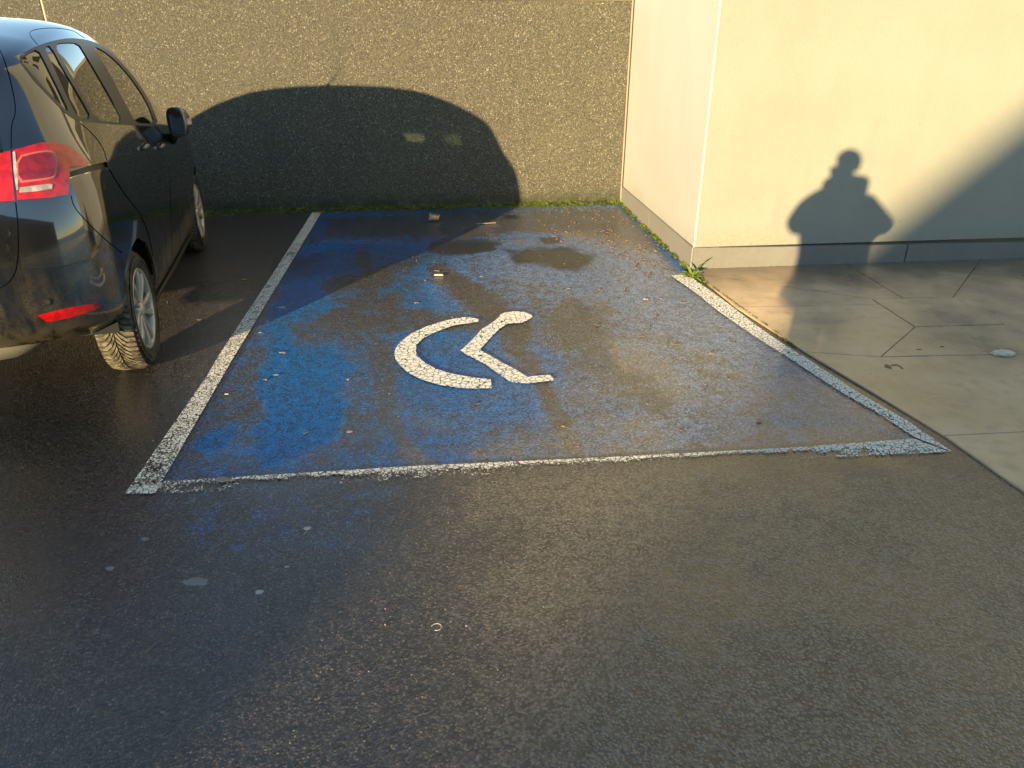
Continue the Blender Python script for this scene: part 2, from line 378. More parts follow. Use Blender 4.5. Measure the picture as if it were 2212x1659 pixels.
def sheet(name, pxpoly, z, mat, wearf, parent=None, step=.03):
    """flat painted sheet covering a polygon surveyed in the photograph, finely divided so that wear can vary over it"""
    P = [G(*p, z) for p in pxpoly]; lo = [min(p[i] for p in P) for i in (0, 1)]; hi = [max(p[i] for p in P) for i in (0, 1)]
    pts = [Vector((p.x, p.y)) for p in P]; n = len(pts)
    ed = [(i, (i+1) % n) for i in range(n)]
    gx, gy = np.meshgrid(np.arange(lo[0], hi[0], step), np.arange(lo[1], hi[1], step))
    d = seg_dist(gx, gy, [(p.x, p.y) for p in pts]); k = d > step*.3
    pts += [Vector((a, b_)) for a, b_ in zip(gx[k], gy[k])]
    r_ = delaunay_2d_cdt(pts, ed, [list(range(n))], 1, 1e-5)
    v = [(p[0], p[1], z) for p in r_[0]]
    f = [t for t in r_[2]]
    me = bpy.data.meshes.new(name); me.from_pydata(v, [], f); me.update(); me.materials.append(mat)
    bmm = bmesh.new(); bmm.from_mesh(me); bmesh.ops.recalc_face_normals(bmm, faces=bmm.faces[:])
    for f_ in bmm.faces:
        if f_.normal.z < 0: f_.normal_flip()
    bmm.to_mesh(me); bmm.free()
    at = me.attributes.new('wear', 'FLOAT', 'POINT')
    va = np.array([vv.co[:] for vv in me.vertices]); a, b_ = px_of(va[:, 0], va[:, 1], z)
    at.data.foreach_set('value', np.broadcast_to(wearf(a, b_, va), a.shape).astype(np.float32))
    o = bpy.data.objects.new(name, me); col.objects.link(o)
    if parent: o.parent = parent
    return o
ZL = .0055
def w_left(a, b_, v): return .10*np.clip((b_-900)/150, 0, 1)*(b_ < 1040)+.03+.09*np.exp(-((b_-548)/9)**2)
def w_right(a, b_, v): return -.20+.12*np.clip((b_-700)/250, 0, 1)
def w_front(a, b_, v):
    t = b_-(1038-(a-340)*.0517)      # px below the top edge
    prof = .035+.15*sst(t, 3, 13)+.05*np.sin(a*.011+1)*sst(t, 3, 9)
    return prof+np.clip((600-a)/300, 0, 1)*(.12-.14*sst(t, 4, 12))-.12*sst(a, 1650, 1850)+.12*(np.abs(a-1500) < 130)*(t > 6)
e = empty('edge_line', G(470, 760)); e.location = (0, 0, 0)
o = sheet('edge_line', [(270, 1066), (449, 809), (472, 768), (590, 590), (674, 459), (694, 459), (600, 615), (507, 768), (483, 809), (340, 1056), (336, 1066)], ZL, M_line, w_left); bpy.data.objects.remove(e)
o.name = 'edge_line'; tag(o, 'cracked white line between the parked black car and the blue bay', 'road marking')
o = sheet('edge_line', [(1449, 595), (1485, 591), (1502, 605), (1574, 656), (1630, 700), (1686, 739), (1746, 776), (1858, 850), (1955, 905), (2058, 976), (1998, 953), (1972, 942), (1905, 897), (1818, 847), (1698, 769), (1619, 719), (1552, 672), (1505, 634)], ZL, M_line, w_right)
tag(o, 'crazed white line along the edge of the beige paving', 'road marking')
o = sheet('end_line', [(341, 1040), (900, 1006), (1300, 988), (1700, 967), (1975, 947), (1997, 956), (2052, 976), (1700, 992), (1300, 1012), (900, 1032), (600, 1055), (339, 1066)], ZL, M_line, w_front)
tag(o, 'badly worn white line across the open end of the blue bay', 'road marking')
def z6(L): return [(822.9+x*.19843, 630.9+y*.19843) for x, y in L]
sym = empty('wheelchair_symbol', G(1000, 760)); tag(sym, 'large white wheelchair symbol painted on the worn blue bay', 'road marking')
sloc = sym.location.copy()
def symw(a, b_, v): return .16*np.exp(-((a-1042)/14)**2-((b_-692)/10)**2)+.22*np.exp(-((a-1072)/16)**2-((b_-698)/9)**2)+0*a
arc = z6([(1065, 292), (950, 270), (870, 276), (800, 287), (640, 325), (480, 380), (330, 450), (210, 540), (160, 610), (145, 660), (158, 730), (200, 790), (300, 880), (440, 950), (640, 1010), (850, 1040), (1000, 1050), (1208, 1046), (1195, 950), (1100, 940), (920, 915), (760, 885), (600, 835), (480, 770), (400, 700), (378, 640), (390, 570), (450, 510), (560, 450), (680, 400), (800, 360), (950, 340), (1060, 322)])
fig = z6([(1190, 345), (1100, 400), (1010, 500), (930, 580), (865, 635), (930, 680), (1130, 780), (1280, 890), (1400, 970), (1500, 990), (1600, 993), (1750, 975), (1890, 960), (1840, 900), (1700, 910), (1590, 920), (1480, 850), (1330, 770), (1190, 690), (1085, 635), (1110, 590), (1200, 490), (1290, 400), (1370, 347), (1440, 338), (1520, 335), (1600, 305), (1650, 268), (1635, 243), (1560, 215), (1450, 208), (1350, 222), (1298, 245), (1285, 270), (1240, 310)])
for nm, pl in (('wheel_arc', arc), ('seated_figure', fig)):
    o = sheet(nm, pl, ZL, M_sym, symw, None, .02); o.parent = sym; o.matrix_parent_inverse = Matrix.Translation(-sloc)

# ------------------------------------------------------------------ paving slabs on the right
def z4(x, y): return ((3000+x*.4666)*.5486, (1000+y*.4666)*.5486)
b = NB('paving_concrete'); big = b.noise(1.6, 4, .6); mid = b.noise(11, 4, .6); fine = b.noise(160, 3, .6)
c = b.ramp(big, [(.3, (.27, .18, .105)), (.55, (.45, .31, .18)), (.75, (.56, .40, .24))])
c = b.mix(b.ss(mid, .45, .75, 0, .35), c, (.12, .105, .08)); c = b.mix(b.ss(fine, .62, .75, 0, .35), c, (.10, .085, .065))
yy_ = b.sep(b.co()); dw_ = b.math('SUBTRACT', b.math('SUBTRACT', yy_[1], 5.58), b.math('MULTIPLY', b.math('SUBTRACT', yy_[0], 1.393), .1126))
damp = b.ss(b.math('ADD', dw_, b.math('MULTIPLY', b.math('SUBTRACT', b.noise(3, 4), .5), .7)), -.75, -.05)
c = b.mix(b.math('MULTIPLY', damp, .75), c, (.045, .038, .026))
M_slab = b.set(Base_Color=c, Roughness=b.ss(big, .35, .65, .26, .46), Specular_IOR_Level=.5, Coat_Weight=.2, Coat_Roughness=.26, Coat_IOR=1.5, Diffuse_Roughness=1., Normal=b.bump(b.math('ADD', b.math('MULTIPLY', fine, .4), mid), .25, .004))
pave = empty('pavement', (0, 0, 0)); tag(pave, kind='structure')
def W2(p): v = G(*p); return (v.x, v.y)
P1 = W2((1500, 592)); K1 = W2((1588, 665)); K2 = W2((1738, 762)); K3 = W2((2038, 944)); K4 = (2.05, 2.44); K5 = (2.02, 1.9); K6 = (2.02, -9)
A, B_, C_, D_ = (W2(z4(*p)) for p in ((930, 388), (1610, 372), (2050, 603), (1290, 625)))
L1 = W2(z4(990, 432)); E1 = W2(z4(1190, 381)); T2a = W2(z4(1000, 878)); T2b = W2(z4(2020, 857)); E2 = W2(z4(1640, 614)); R1 = W2(z4(1670, 404))
Wc = (1.393, 5.580); dw = Vector((2.771, .312)).normalized()
def onwall(px): # point of the facade base line at a photo column
    best = min((abs(px_of(Wc[0]+dw.x*t, Wc[1]+dw.y*t)[0]-px), t) for t in np.arange(0, 9, .01)); t = best[1]
    return (Wc[0]+dw.x*t, Wc[1]+dw.y*t)
W1, W2_ = onwall(z4(700, 103)[0]), onwall(z4(1850, 60)[0]); WF = (Wc[0]+dw.x*9, Wc[1]+dw.y*9)
def ext(p, px, X):   # joint from p through a second photo point out to X
    q = W2(px); s = (q[1]-p[1])/(q[0]-p[0]); return (X, p[1]+s*(X-p[0]))
F4 = ext(R1, z4(2212, 398), WF[0]); F2 = ext(T2b, z4(2212, 853), WF[0]); F3 = ext(K3, z4(2212, 1512), WF[0]); T5 = ext(T2b, z4(2212, 990), 3.6)
slabs = [[P1, A, L1, K1], [P1, Wc, W1, E1, A], [W1, W2_, B_, E1], [W2_, WF, F4, R1, B_], [K1, L1, D_, T2a, K2], [D_, E2, T2b, T2a],
         [E2, C_, R1, F4, F2, T2b], [K2, T2a, T2b, F2, F3, K3], [K3, F3, (WF[0], -9), K6, K5, K4]]
for i, s in enumerate(slabs):
    bm = bmesh.new(); add_prism(bm, [tuple(v) for v in shrink(s, .0025)], -.05, .006+.0012*(i % 3), .003)
    bm_obj('slab', bm, M_slab, pave)
bm = bmesh.new(); add_prism(bm, [tuple(v) for v in shrink([A, E1, B_, R1, C_, E2, D_, L1], .006)], -.05, .009, .003)
bm_obj('cover_slab', bm, M_slab, pave)
b = NB('joint_dirt'); f = b.noise(70, 3); M_joint = b.set(Base_Color=b.ramp(f, [(.3, (.07, .052, .033)), (.7, (.22, .165, .10))]), Roughness=.9)
bm = bmesh.new(); add_prism(bm, [P1, Wc, WF, (WF[0], -9), K6, K5, K4, K3, K2, K1], -.06, .0005)
bm_obj('joint_bed', bm, M_joint, pave)

# ------------------------------------------------------------------ retaining wall at the back
def basis(p0, p1):
    d = Vector((p1[0]-p0[0], p1[1]-p0[1], 0)).normalized(); n = Vector((d.y, -d.x, 0))   # n faces the camera side
    return Matrix(((d.x, -n.x, 0, p0[0]), (d.y, -n.y, 0, p0[1]), (0, 0, 1, 0), (0, 0, 0, 1)))
b = NB('exposed_aggregate'); v = b.obj()
vd = b.vor(105, v=v); vn = b.new('ShaderNodeTexVoronoi'); vn.inputs['Scale'].default_value = 105; b.link(v, vn.inputs['Vector'])
cs = b.new('ShaderNodeSeparateColor'); b.link(vn.outputs['Color'], cs.inputs[0])
pc = b.ramp(cs.outputs[0], [(0, (.062, .057, .040)), (.35, (.105, .095, .064)), (.7, (.155, .138, .090)), (.93, (.23, .20, .125)), (1, (.48, .45, .36))])
big = b.noise(.9, 4, .6, v); streak = b.noise(2.2, 4, .6, b.scale(v, (1, 1, .18)))
pc = b.mix(b.ss(b.noise(24, 3, .6, v), .35, .65, 0, .6), pc, (.115, .103, .068))
pc = b.mix(b.ss(streak, .55, .8, 0, .35), pc, (.065, .068, .033))
pc = b.mix(b.ss(big, .5, .75, 0, .35), pc, (.17, .148, .092))
z = b.sep(v)[2]
pc = b.mix(b.math('MULTIPLY', b.ss(z, .20, .02), b.ss(b.noise(7, 4, .7, v), .25, .6)), pc, (.035, .05, .012))
pc = b.mix(b.ss(vd, .52, .75, 0, .75), pc, (.03, .027, .018)); pc = b.mix(.05, pc, (0, 0, 0))
M_agg = b.set(Base_Color=pc, Roughness=.72, Normal=b.bump(b.math('ADD', b.ss(vd, .1, .7, 1, 0), b.math('MULTIPLY', b.noise(30, 2, .6, v), .5)), .6, .008), Diffuse_Roughness=1.)
M_seal = grainy('joint_sealant', (.42, .36, .27), .7); M_cop = grainy('coping_concrete', (.26, .22, .15), .8)
wl, wr = (-3.122, 7.549), (1.188, 8.057)
dwl = Vector((wr[0]-wl[0], wr[1]-wl[1])).normalized()
Lr = (Vector(wr)-Vector(wl)).length
rw = empty('retaining_wall', (wl[0], wl[1], 0)); MW = basis(wl, wr); rw.matrix_world = MW
tag(rw, 'long grey brown exposed aggregate wall behind the parking bays', 'wall')
jx = -1.08                                       # joint seen above the car roof
def wbox(name, x0, x1, y0, y1, z0, z1, mat, parent):
    bm = bmesh.new(); add_box(bm, x0, x1, y0, y1, z0, z1); bmesh.ops.bevel(bm, geom=bm.edges[:], offset=.004, segments=1, affect='EDGES')
    return bm_obj(name, bm, mat, parent)
for x0, x1 in ((-7.1, jx-.012), (jx+.012, Lr-.03), (-13.1, -7.124)):
    wbox('wall_panel', x0, x1, 0, .16, -.1, 1.9365, M_agg, rw)
    wbox('coping', x0, x1, -.004, .172, 1.9395, 1.995, M_cop, rw)
for x in (jx, -7.112): wbox('sealant_joint', x-.010, x+.010, .004, .14, 0, 1.93, M_seal, rw)
M_dark = flat('dark_gap', (.02, .018, .015), .8); M_met = grainy('edge_profile', (.30, .26, .19), .5, Metallic=0)
wbox('edge_profile', Lr-.028, Lr-.010, -.004, .15, 0, 1.99, M_met, rw)

# ------------------------------------------------------------------ cream rendered building on the right
def render_mat(name, c, c2, bumpy, sc_):
    b = NB(name); v = b.obj(); n = b.noise(sc_, 4, .65, v); n2 = b.noise(1.1, 5, .6, v); sp = b.vor(55, v=v)
    n3 = b.noise(2.5, 4, .6, b.scale(v, (1, 1, .25)))
    cc = b.mix(b.ss(n2, .3, .7), c, c2); cc = b.mix(b.ss(n, .55, .8, 0, .22), cc, tuple(k*.6 for k in c))
    cc = b.mix(b.ss(n3, .55, .8, 0, .25), cc, tuple(k*.78 for k in c2))
    zz = b.sep(v)[2]; spl = b.math('MULTIPLY', b.ss(b.math('ADD', zz, b.math('MULTIPLY', n2, .5)), .62, .32), b.ss(n, .40, .62, .15, 1)); cc = b.mix(b.math('MULTIPLY', spl, .42), cc, (.16, .135, .085))
    cc = b.mix(b.math('MULTIPLY', b.ss(b.noise(5, 3, .7, v), .66, .78), b.ss(n, .48, .6)), cc, tuple(k*.62 for k in c2))
    h = b.math('ADD', n, b.math('MULTIPLY', b.ss(sp, 0, .35, 0, 1), .35))
    return b.set(Base_Color=cc, Roughness=.85, Normal=b.bump(h, bumpy, .006))
M_front = render_mat('rough_cream_render', (.335, .325, .255), (.30, .287, .225), .55, 75)
M_side = render_mat('smooth_cream_render', (.58, .545, .47), (.545, .51, .435), .22, 60)
M_plin = grainy('plinth_concrete', (.20, .185, .155), .7, .3, 30, .3)
M_plin2 = grainy('painted_plinth', (.30, .275, .235), .6, .15, 30, .2)
cb = empty('cream_building', (Wc[0], Wc[1], 0)); cb.matrix_world = basis(Wc, (Wc[0]+dw.x, Wc[1]+dw.y))
tag(cb, 'cream rendered building with a grey plinth beside the bay', 'building')
inv = cb.matrix_world.inverted()
far_c = inv @ Vector((wr[0]-.004, wr[1], 0)); far_c2 = inv @ Vector((wr[0]+.6, wr[1]+6, 0))
HB = 9.5
def poly_prism(name, pts, z0, z1, mat, parent, inset=0):
    bm = bmesh.new(); add_prism(bm, pts, z0, z1, inset); return bm_obj(name, bm, mat, parent)
fx, fy = far_c.x, far_c.y
t_w = .02
# side wall (thin leaf) and front wall, butted at the corner
sdv = Vector((fx, fy)).normalized(); sn = Vector((sdv.y, -sdv.x))    # into the building
q0 = Vector((0, 0))
def sidepts(a, b_, o0, o1): return [tuple(sdv*a+sn*o0), tuple(sdv*b_+sn*o0), tuple(sdv*b_+sn*o1), tuple(sdv*a+sn*o1)]
Ls = Vector((fx, fy)).length
sp_ = sidepts(.0, Ls+6, .008, .24)
poly_prism('side_wall', [(.010, .014), tuple(sp_[1]), tuple(sp_[2]), (.246, .254)], .172, HB, M_side, cb)
poly_prism('front_wall', [(.012, .010), (11.6, .010), (11.6, .25), (.250, .25)], .172, HB, M_front, cb)
poly_prism('corner_bead', [(-.003, .004), (.014, .004), (.014, .009), (.006, .012), (-.001, .014)], .172, HB, M_side, cb)
poly_prism('roof_slab', [(.3, .3), (11.4, .3), (11.4, 8), (.9, 8)], HB-.3, HB, M_cop, cb)
x_j = (Vector(onwall(1950))-Vector(Wc)).length
for a, b_ in ((.0, x_j-.006), (x_j+.006, x_j+3.2), (x_j+3.212, 11.6)):
    bm = bmesh.new(); add_box(bm, a, b_, -.012, .25, -.05, .17)
    for v_ in bm.verts:
        if v_.co.z > .1: v_.co.z = .172-.0155*v_.co.x if v_.co.x < 4 else .11
    bm_obj('plinth', bm, M_plin, cb)
jpt = (Vector((G(1400, 494).x, G(1400, 494).y))-Vector(Wc)).length
for a, b_ in ((.004, 1.30), (1.306, Ls)):
    poly_prism('side_plinth', sidepts(a, b_, -.010, .2), -.05, .170, M_plin2, cb)

# building seen only in the wet asphalt and the car's paint: it rises behind the retaining wall
nb = empty('apartment_building', (-1.7, 11.5, 0)); tag(nb, 'tall cream apartment building rising behind the retaining wall', 'building')
bm = bmesh.new(); add_box(bm, 0, 3.6, 0, 7, 0, 11); bm_obj('wall', bm, M_front, nb)
bm = bmesh.new(); add_box(bm, -.1, 3.6, -.1, 7.1, 11.002, 11.2); bm_obj('roof', bm, M_cop, nb)
for k in range(3):
    for j in range(2):
        bm = bmesh.new(); add_box(bm, .6+j*1.5, 1.5+j*1.5, -.02, .05, 2.6+k*2.8, 4.0+k*2.8); bm_obj('window', bm, M_dark, nb)

# the two buildings behind the photographer whose shadows fall on the scene
def uv2xy(u, v_): a = SUN_AZ; return (u*math.cos(a)+v_*math.sin(a), -u*math.sin(a)+v_*math.cos(a))
TS = math.tan(SUN_EL)
M_brick = grainy('brown_brickwork', (.16, .10, .07), .8); M_tile = grainy('roof_tiles', (.09, .05, .04), .7)
gb = empty('garage_building', (0, 0, 0)); tag(gb, 'low flat roofed building behind the photographer', 'building')
hA = (22+2.15)*TS
poly_prism('wall', [uv2xy(-1.26, -22), uv2xy(-1.26, -30), uv2xy(-16, -30), uv2xy(-16, -22)], 0, hA-.15, M_brick, gb)
poly_prism('roof', [uv2xy(-1.25, -21.98), uv2xy(-1.25, -30), uv2xy(-16, -30), uv2xy(-16, -21.98)], hA-.149, hA, M_cop, gb)
gh = empty('gabled_house', (0, 0, 0)); tag(gh, 'gabled house behind the photographer on the right', 'building')
VB = -38.; slope = 1.10; u0, z0 = .40, .11+(6.41-VB)*TS
ridge_u = u0+1.5; ridge_z = z0+1.5*slope; ev_u = u0-.95; ev_z = z0-.95*slope
prof = [(ev_u, 0), (ev_u, ev_z), (ridge_u, ridge_z), (2*ridge_u-ev_u, ev_z), (2*ridge_u-ev_u, 0)]
vv = []
for vk in (VB, VB-9):
    for (u, zz) in prof: x, y = uv2xy(u, vk); vv.append((x, y, zz))
mesh_obj('wall', vv, [(0, 1, 2, 3, 4), (9, 8, 7, 6, 5), (0, 5, 6, 1), (4, 3, 8, 9), (1, 6, 7, 2), (2, 7, 8, 3)], M_brick, gh)
vv = []
for vk in (VB+.2, VB-9.2):
    for (u, zz) in ((ev_u-.25, ev_z-.25*slope+.02), (ridge_u, ridge_z+.02), (2*ridge_u-ev_u+.25, ev_z-.25*slope+.02)):
        for dz in (0, .14): x, y = uv2xy(u, vk); vv.append((x, y, zz+dz))
rf = []
for i in (0, 2):
    a, b_, c_, d_ = i, i+1, i+2, i+3
    rf += [(a, a+6, c_+6, c_), (b_, d_, d_+6, b_+6), (a, c_, d_, b_), (a+6, b_+6, d_+6, c_+6)]
rf += [(0, 1, 7, 6), (4, 10, 11, 5)]
mesh_obj('roof', vv, rf, M_tile, gh)

tr_ = empty('terraced_row', (0, 0, 0)); tag(tr_, 'long low terraced row far behind the photographer', 'building')
poly_prism('wall', [uv2xy(-120, -56), uv2xy(-120, -63), uv2xy(45, -63), uv2xy(45, -56)], 0, 6.2, M_brick, tr_)
poly_prism('roof', [uv2xy(-120, -55.8), uv2xy(-120, -63), uv2xy(45, -63), uv2xy(45, -55.8)], 6.201, 6.5, M_tile, tr_)
ob_ = empty('brick_block', (0, 0, 0)); tag(ob_, 'taller brown brick block behind the photographer, right of the gabled house', 'building')
poly_prism('wall', [(9, -30), (60, -24), (60, -40), (9, -44)], 0, 13, M_brick, ob_); poly_prism('roof', [(8.8, -29.8), (60.2, -23.8), (60.2, -40.2), (8.8, -44.2)], 13.001, 13.3, M_tile, ob_)

# ------------------------------------------------------------------ the parked car
CAZ = R(-14.6); fwd = Vector((math.sin(CAZ), math.cos(CAZ), 0)); rgt = Vector((math.cos(CAZ), -math.sin(CAZ), 0))
CO = Vector((-2.002, 3.784, 0))-rgt*.82
car = empty('parked_car', CO, R(90)-CAZ); tag(car, 'dusty black compact people carrier parked left of the blue bay', 'car')
MC = Matrix(((fwd.x, -rgt.x, 0, CO.x), (fwd.y, -rgt.y, 0, CO.y), (0, 0, 1, 0), (0, 0, 0, 1))); MCi = MC.inverted()
ZS = 1.0
KX = [-.78, -.4, 0, .6, 1.3, 1.8, 2.1, 2.45, 2.8, 3.1, 3.35]
ZT = {0: [.40, .34, .26, .20, .19, .19, .19, .19, .20, .21, .24],
      1: [.47, .42, .36, .31, .30, .30, .30, .30, .30, .29, .31],
      2: [.62, .59, .57, .56, .55, .55, .55, .55, .52, .48, .46],
      3: [.84, .83, .81, .80, .79, .78, .77, .76, .72, .66, .58],
      4: [1.0, 1.0, .99, .97, .94, .92, .91, .89, .84, .76, .66],
      5: [1.13, 1.12, 1.10, 1.07, 1.04, 1.02, 1.0, .96, .90, .81, .70]}
TOP = [1.48, 1.57, 1.675, 1.745, 1.67, 1.49, 1.33, 1.12, 1.0, .89, .745]
SR = {6: .42, 7: .80, 8: .93, 9: .985, 10: 1.0}
WM = [.745, .838, .866, .874, .866, .842, .765, .685, .60, .33, 0]
XR = [-.60, -.70, -.745, -.735, -.70, -.66, -.57, -.50, -.475, -.41, -.34]
XF = [3.20, 3.27, 3.32, 3.31, 3.28, 3.24, 3.22, 3.20, 3.19, 3.17, 3.15]
def pchip(xk, yk, x):
    xk = np.array(xk, float); yk = np.array(yk, float); h = np.diff(xk); dl = np.diff(yk)/h
    m = np.zeros(len(xk)); m[0] = dl[0]; m[-1] = dl[-1]
    for i in range(1, len(xk)-1):
        m[i] = 0 if dl[i-1]*dl[i] <= 0 else 2*dl[i-1]*dl[i]/(dl[i-1]+dl[i])
    x = np.clip(x, xk[0], xk[-1]); i = np.clip(np.searchsorted(xk, x)-1, 0, len(xk)-2)
    t = (x-xk[i])/h[i]
    return (2*t**3-3*t**2+1)*yk[i]+(t**3-2*t**2+t)*h[i]*m[i]+(-2*t**3+3*t**2)*yk[i+1]+(t**3-t**2)*h[i]*m[i+1]
def zrow(r, x):
    if r <= 5: return pchip(KX, ZT[r], x)
    zb = pchip(KX, ZT[5], x); zt = pchip(KX, TOP, x); return zb+(zt-zb)*SR[r]
NU = 40
def row_curve(r, u):
    """u in 0..1: rear centre, rear corner, side, front corner, front centre"""
    xr, xf = XR[r], XF[r]; Lr_, Lf = (.46 if r <= 5 else .36), (.85 if r < 6 else 1.0)
    nr, nf = 2.7, 2.3
    u = np.asarray(u, float); x = np.zeros(u.shape); y = np.zeros(u.shape)
    ua, ub = .16, .80
    a = u < ua; th = np.clip(u/ua, 0, 1)*math.pi/2
    s_, c_ = np.sin(th)**(2/nr), np.cos(th)**(2/nr)
    xa = xr+Lr_*(1-c_); ya = s_
    t = np.clip((u-ua)/(ub-ua), 0, 1); xm = xr+Lr_+(xf-Lf-xr-Lr_)*t
    th2 = np.clip((1-u)/(1-ub), 0, 1)*math.pi/2
    xb = xf-Lf*(1-np.cos(th2)**(2/nf)); yb = np.sin(th2)**(2/nf)
    x = np.where(a, xa, np.where(u > ub, xb, xm)); y = np.where(a, ya, np.where(u > ub, yb, 1.))
    taper = 1-.06*np.clip((.2-x)/.9, 0, 1)**2*(1+1.9*(r > 5))-.05*np.clip((x-2.3)/.9, 0, 1)**2
    return x, -WM[r]*y*taper
# dense control net, smooth in v by Catmull-Rom
RV = np.array([0, .13, .38, .63, .80, .93, 1.17, 1.42, 1.53, 1.81, 2.15]); RV = RV/RV[-1]
def S(u, v):
    """right half of the body; arrays u,v -> (n,3)"""
    u = np.asarray(u, float); v = np.asarray(v, float)
    rows = []
    for r in range(11):
        x, y = row_curve(r, u); rows.append(np.stack([x, y, zrow(r, x)*ZS], -1))
    rows = np.stack(rows)                               # 11,n,3
    i = np.clip(np.searchsorted(RV, v, side='right')-1, 0, 9); k = np.arange(len(u))
    t = ((v-RV[i])/(RV[i+1]-RV[i]))[:, None]
    p1, p2 = rows[i, k], rows[i+1, k]; h = (RV[i+1]-RV[i])[:, None]
    def tang(j):
        jm, jp = np.clip(j-1, 0, 10), np.clip(j+1, 0, 10)
        pm = rows[jm, k].copy(); pp = rows[jp, k].copy()
        edge = (j == 10); pp[edge] = rows[9, k][edge]*np.array([1, -1, 1])
        dv = RV[jp]-RV[jm]; dv = np.where(edge, 2*(RV[10]-RV[9]), dv)[:, None]
        tg = (pp-pm)/dv
        return tg
    m1, m2 = tang(i), tang(i+1)
    return (2*t**3-3*t**2+1)*p1+(t**3-2*t**2+t)*h*m1+(-2*t**3+3*t**2)*p2+(t**3-t**2)*h*m2
def SN(u, v):
    e = 2e-3
    du = S(np.clip(u+e, 0, 1), v)-S(np.clip(u-e, 0, 1), v); dv = S(u, np.clip(v+e, 0, 1))-S(u, np.clip(v-e, 0, 1))
    n = np.cross(dv, du); n /= np.linalg.norm(n, axis=1)[:, None]+1e-12
    return n
gu, gv = np.meshgrid(np.linspace(0, 1, 241), np.linspace(0, 1, 121)); gu = gu.ravel(); gv = gv.ravel()
SP = S(gu, gv); snn = SN(gu, gv)
if snn[121*0+0:].shape[0]: 
    mid_i = np.argmin((gu-.5)**2+(gv-.3)**2)
    NSIGN = -1. if snn[mid_i][1] > 0 else 1.
gi = np.arange(241*121).reshape(121, 241)
gq = np.stack([gi[:-1, :-1], gi[:-1, 1:], gi[1:, 1:], gi[1:, :-1]], -1).reshape(-1, 4)
bvh = BVHTree.FromPolygons([Vector(p) for p in SP], [tuple(int(k) for k in q) for q in gq])
def uv_at(loc, fi):
    q = gq[fi]; P = SP[q]; l = np.array(loc)
    # inverse bilinear by small search
    a, b_ = 0.5, 0.5
    for _ in range(12):
        p = P[0]*(1-a)*(1-b_)+P[1]*a*(1-b_)+P[2]*a*b_+P[3]*(1-a)*b_
        da = (P[1]-P[0])*(1-b_)+(P[2]-P[3])*b_; db = (P[3]-P[0])*(1-a)+(P[2]-P[1])*a
        J = np.stack([da, db], 1); s_, *_ = np.linalg.lstsq(J, l-p, rcond=None); a = min(max(a+s_[0], 0), 1); b_ = min(max(b_+s_[1], 0), 1)
    u0_, v0_ = gu[q[0]], gv[q[0]]
    return (u0_+a*(gu[q[1]]-u0_), v0_+b_*(gv[q[3]]-v0_))
camL = MCi @ Vector((0, 0, EYE))
def hit_px(x, y):
    d = (MCi.to_3x3() @ ray(x, y)).normalized()
    loc, n, fi, dist = bvh.ray_cast(camL, d)
    if loc is None:
        loc, n, fi, dist = bvh.find_nearest(camL+d*4.6)
    return uv_at(loc, fi)
def hit_side(x, z):
    loc, n, fi, dist = bvh.ray_cast(Vector((x, -3, z)), Vector((0, 1, 0)))
    if loc is None: loc, n, fi, dist = bvh.find_nearest(Vector((x, -.9, z)))
    return uv_at(loc, fi)
def hit_end(y, z, rear=True):
    loc, n, fi, dist = bvh.ray_cast(Vector((-3 if rear else 6, -abs(y), z)), Vector((1 if rear else -1, 0, 0)))
    if loc is None: loc, n, fi, dist = bvh.find_nearest(Vector((-.7 if rear else 3.2, -abs(y), z)))
    return uv_at(loc, fi)
def dens(pts, n=4, closed=True):
    out = []; m = len(pts)
    for i in range(m if closed else m-1):
        a, b_ = pts[i], pts[(i+1) % m]
        for k in range(n): out.append((a[0]+(b_[0]-a[0])*k/n, a[1]+(b_[1]-a[1])*k/n))
    if not closed: out.append(pts[-1])
    return out
def smooth_poly(pts, it=2):
    for _ in range(it):
        out = []
        for i in range(len(pts)):
            a, b_ = pts[i], pts[(i+1) % len(pts)]
            out += [(a[0]*.75+b_[0]*.25, a[1]*.75+b_[1]*.25), (a[0]*.25+b_[0]*.75, a[1]*.25+b_[1]*.75)]
        pts = out
    return pts
def z1(L): return [(x*.248, y*.248) for x, y in L]
def z2(L): return [(x*.2645, 384+y*.2645) for x, y in L]
def z5(L): return [(x*.1736, 548.6+y*.1736) for x, y in L]
feat = []                                     # (name, polygon in uv)
def fpx(name, pts, n=3, sm=0):
    p = smooth_poly(pts, sm) if sm else dens(pts, n); feat.append((name, [hit_px(*q) for q in p]))
def fuv(name, pts): feat.append((name, pts))
fpx('quarter_glass', z1([(170, 520), (240, 466), (328, 424), (400, 560), (500, 760), (612, 995), (520, 905), (400, 780), (280, 648)]), 2, 1)
fpx('rear_glass_fixed', z1([(388, 410), (440, 396), (548, 600), (700, 850), (806, 1042), (676, 1026), (600, 880), (500, 660), (430, 510)]), 2, 1)
fpx('rear_door_glass', z1([(470, 386), (560, 370), (682, 376), (740, 470), (860, 670), (980, 880), (1075, 1068), (960, 1060), (838, 1046), (700, 790), (560, 555)]), 2, 1)
fpx('front_door_glass', z1([(812, 400), (900, 440), (1000, 520), (1120, 650), (1220, 790), (1300, 930), (1350, 1078), (1250, 1075), (1180, 1068), (1100, 920), (980, 690), (870, 500)]), 2, 1)
fpx('window_trim', z1([(148, 505), (240, 440), (330, 398), (375, 382), (450, 358), (600, 330), (745, 343), (825, 368), (908, 408), (1012, 498), (1135, 630), (1238, 772), (1320, 915), (1390, 1105), (1180, 1092), (1000, 1085), (680, 1055), (600, 1015), (450, 870), (250, 655)]), 3, 1)
LIGHT = z1([(112, 1312), (350, 1247), (480, 1242), (600, 1278), (700, 1352), (765, 1425), (760, 1445), (600, 1462)])+z2([(562, 10), (555, 133), (400, 163), (140, 183)])
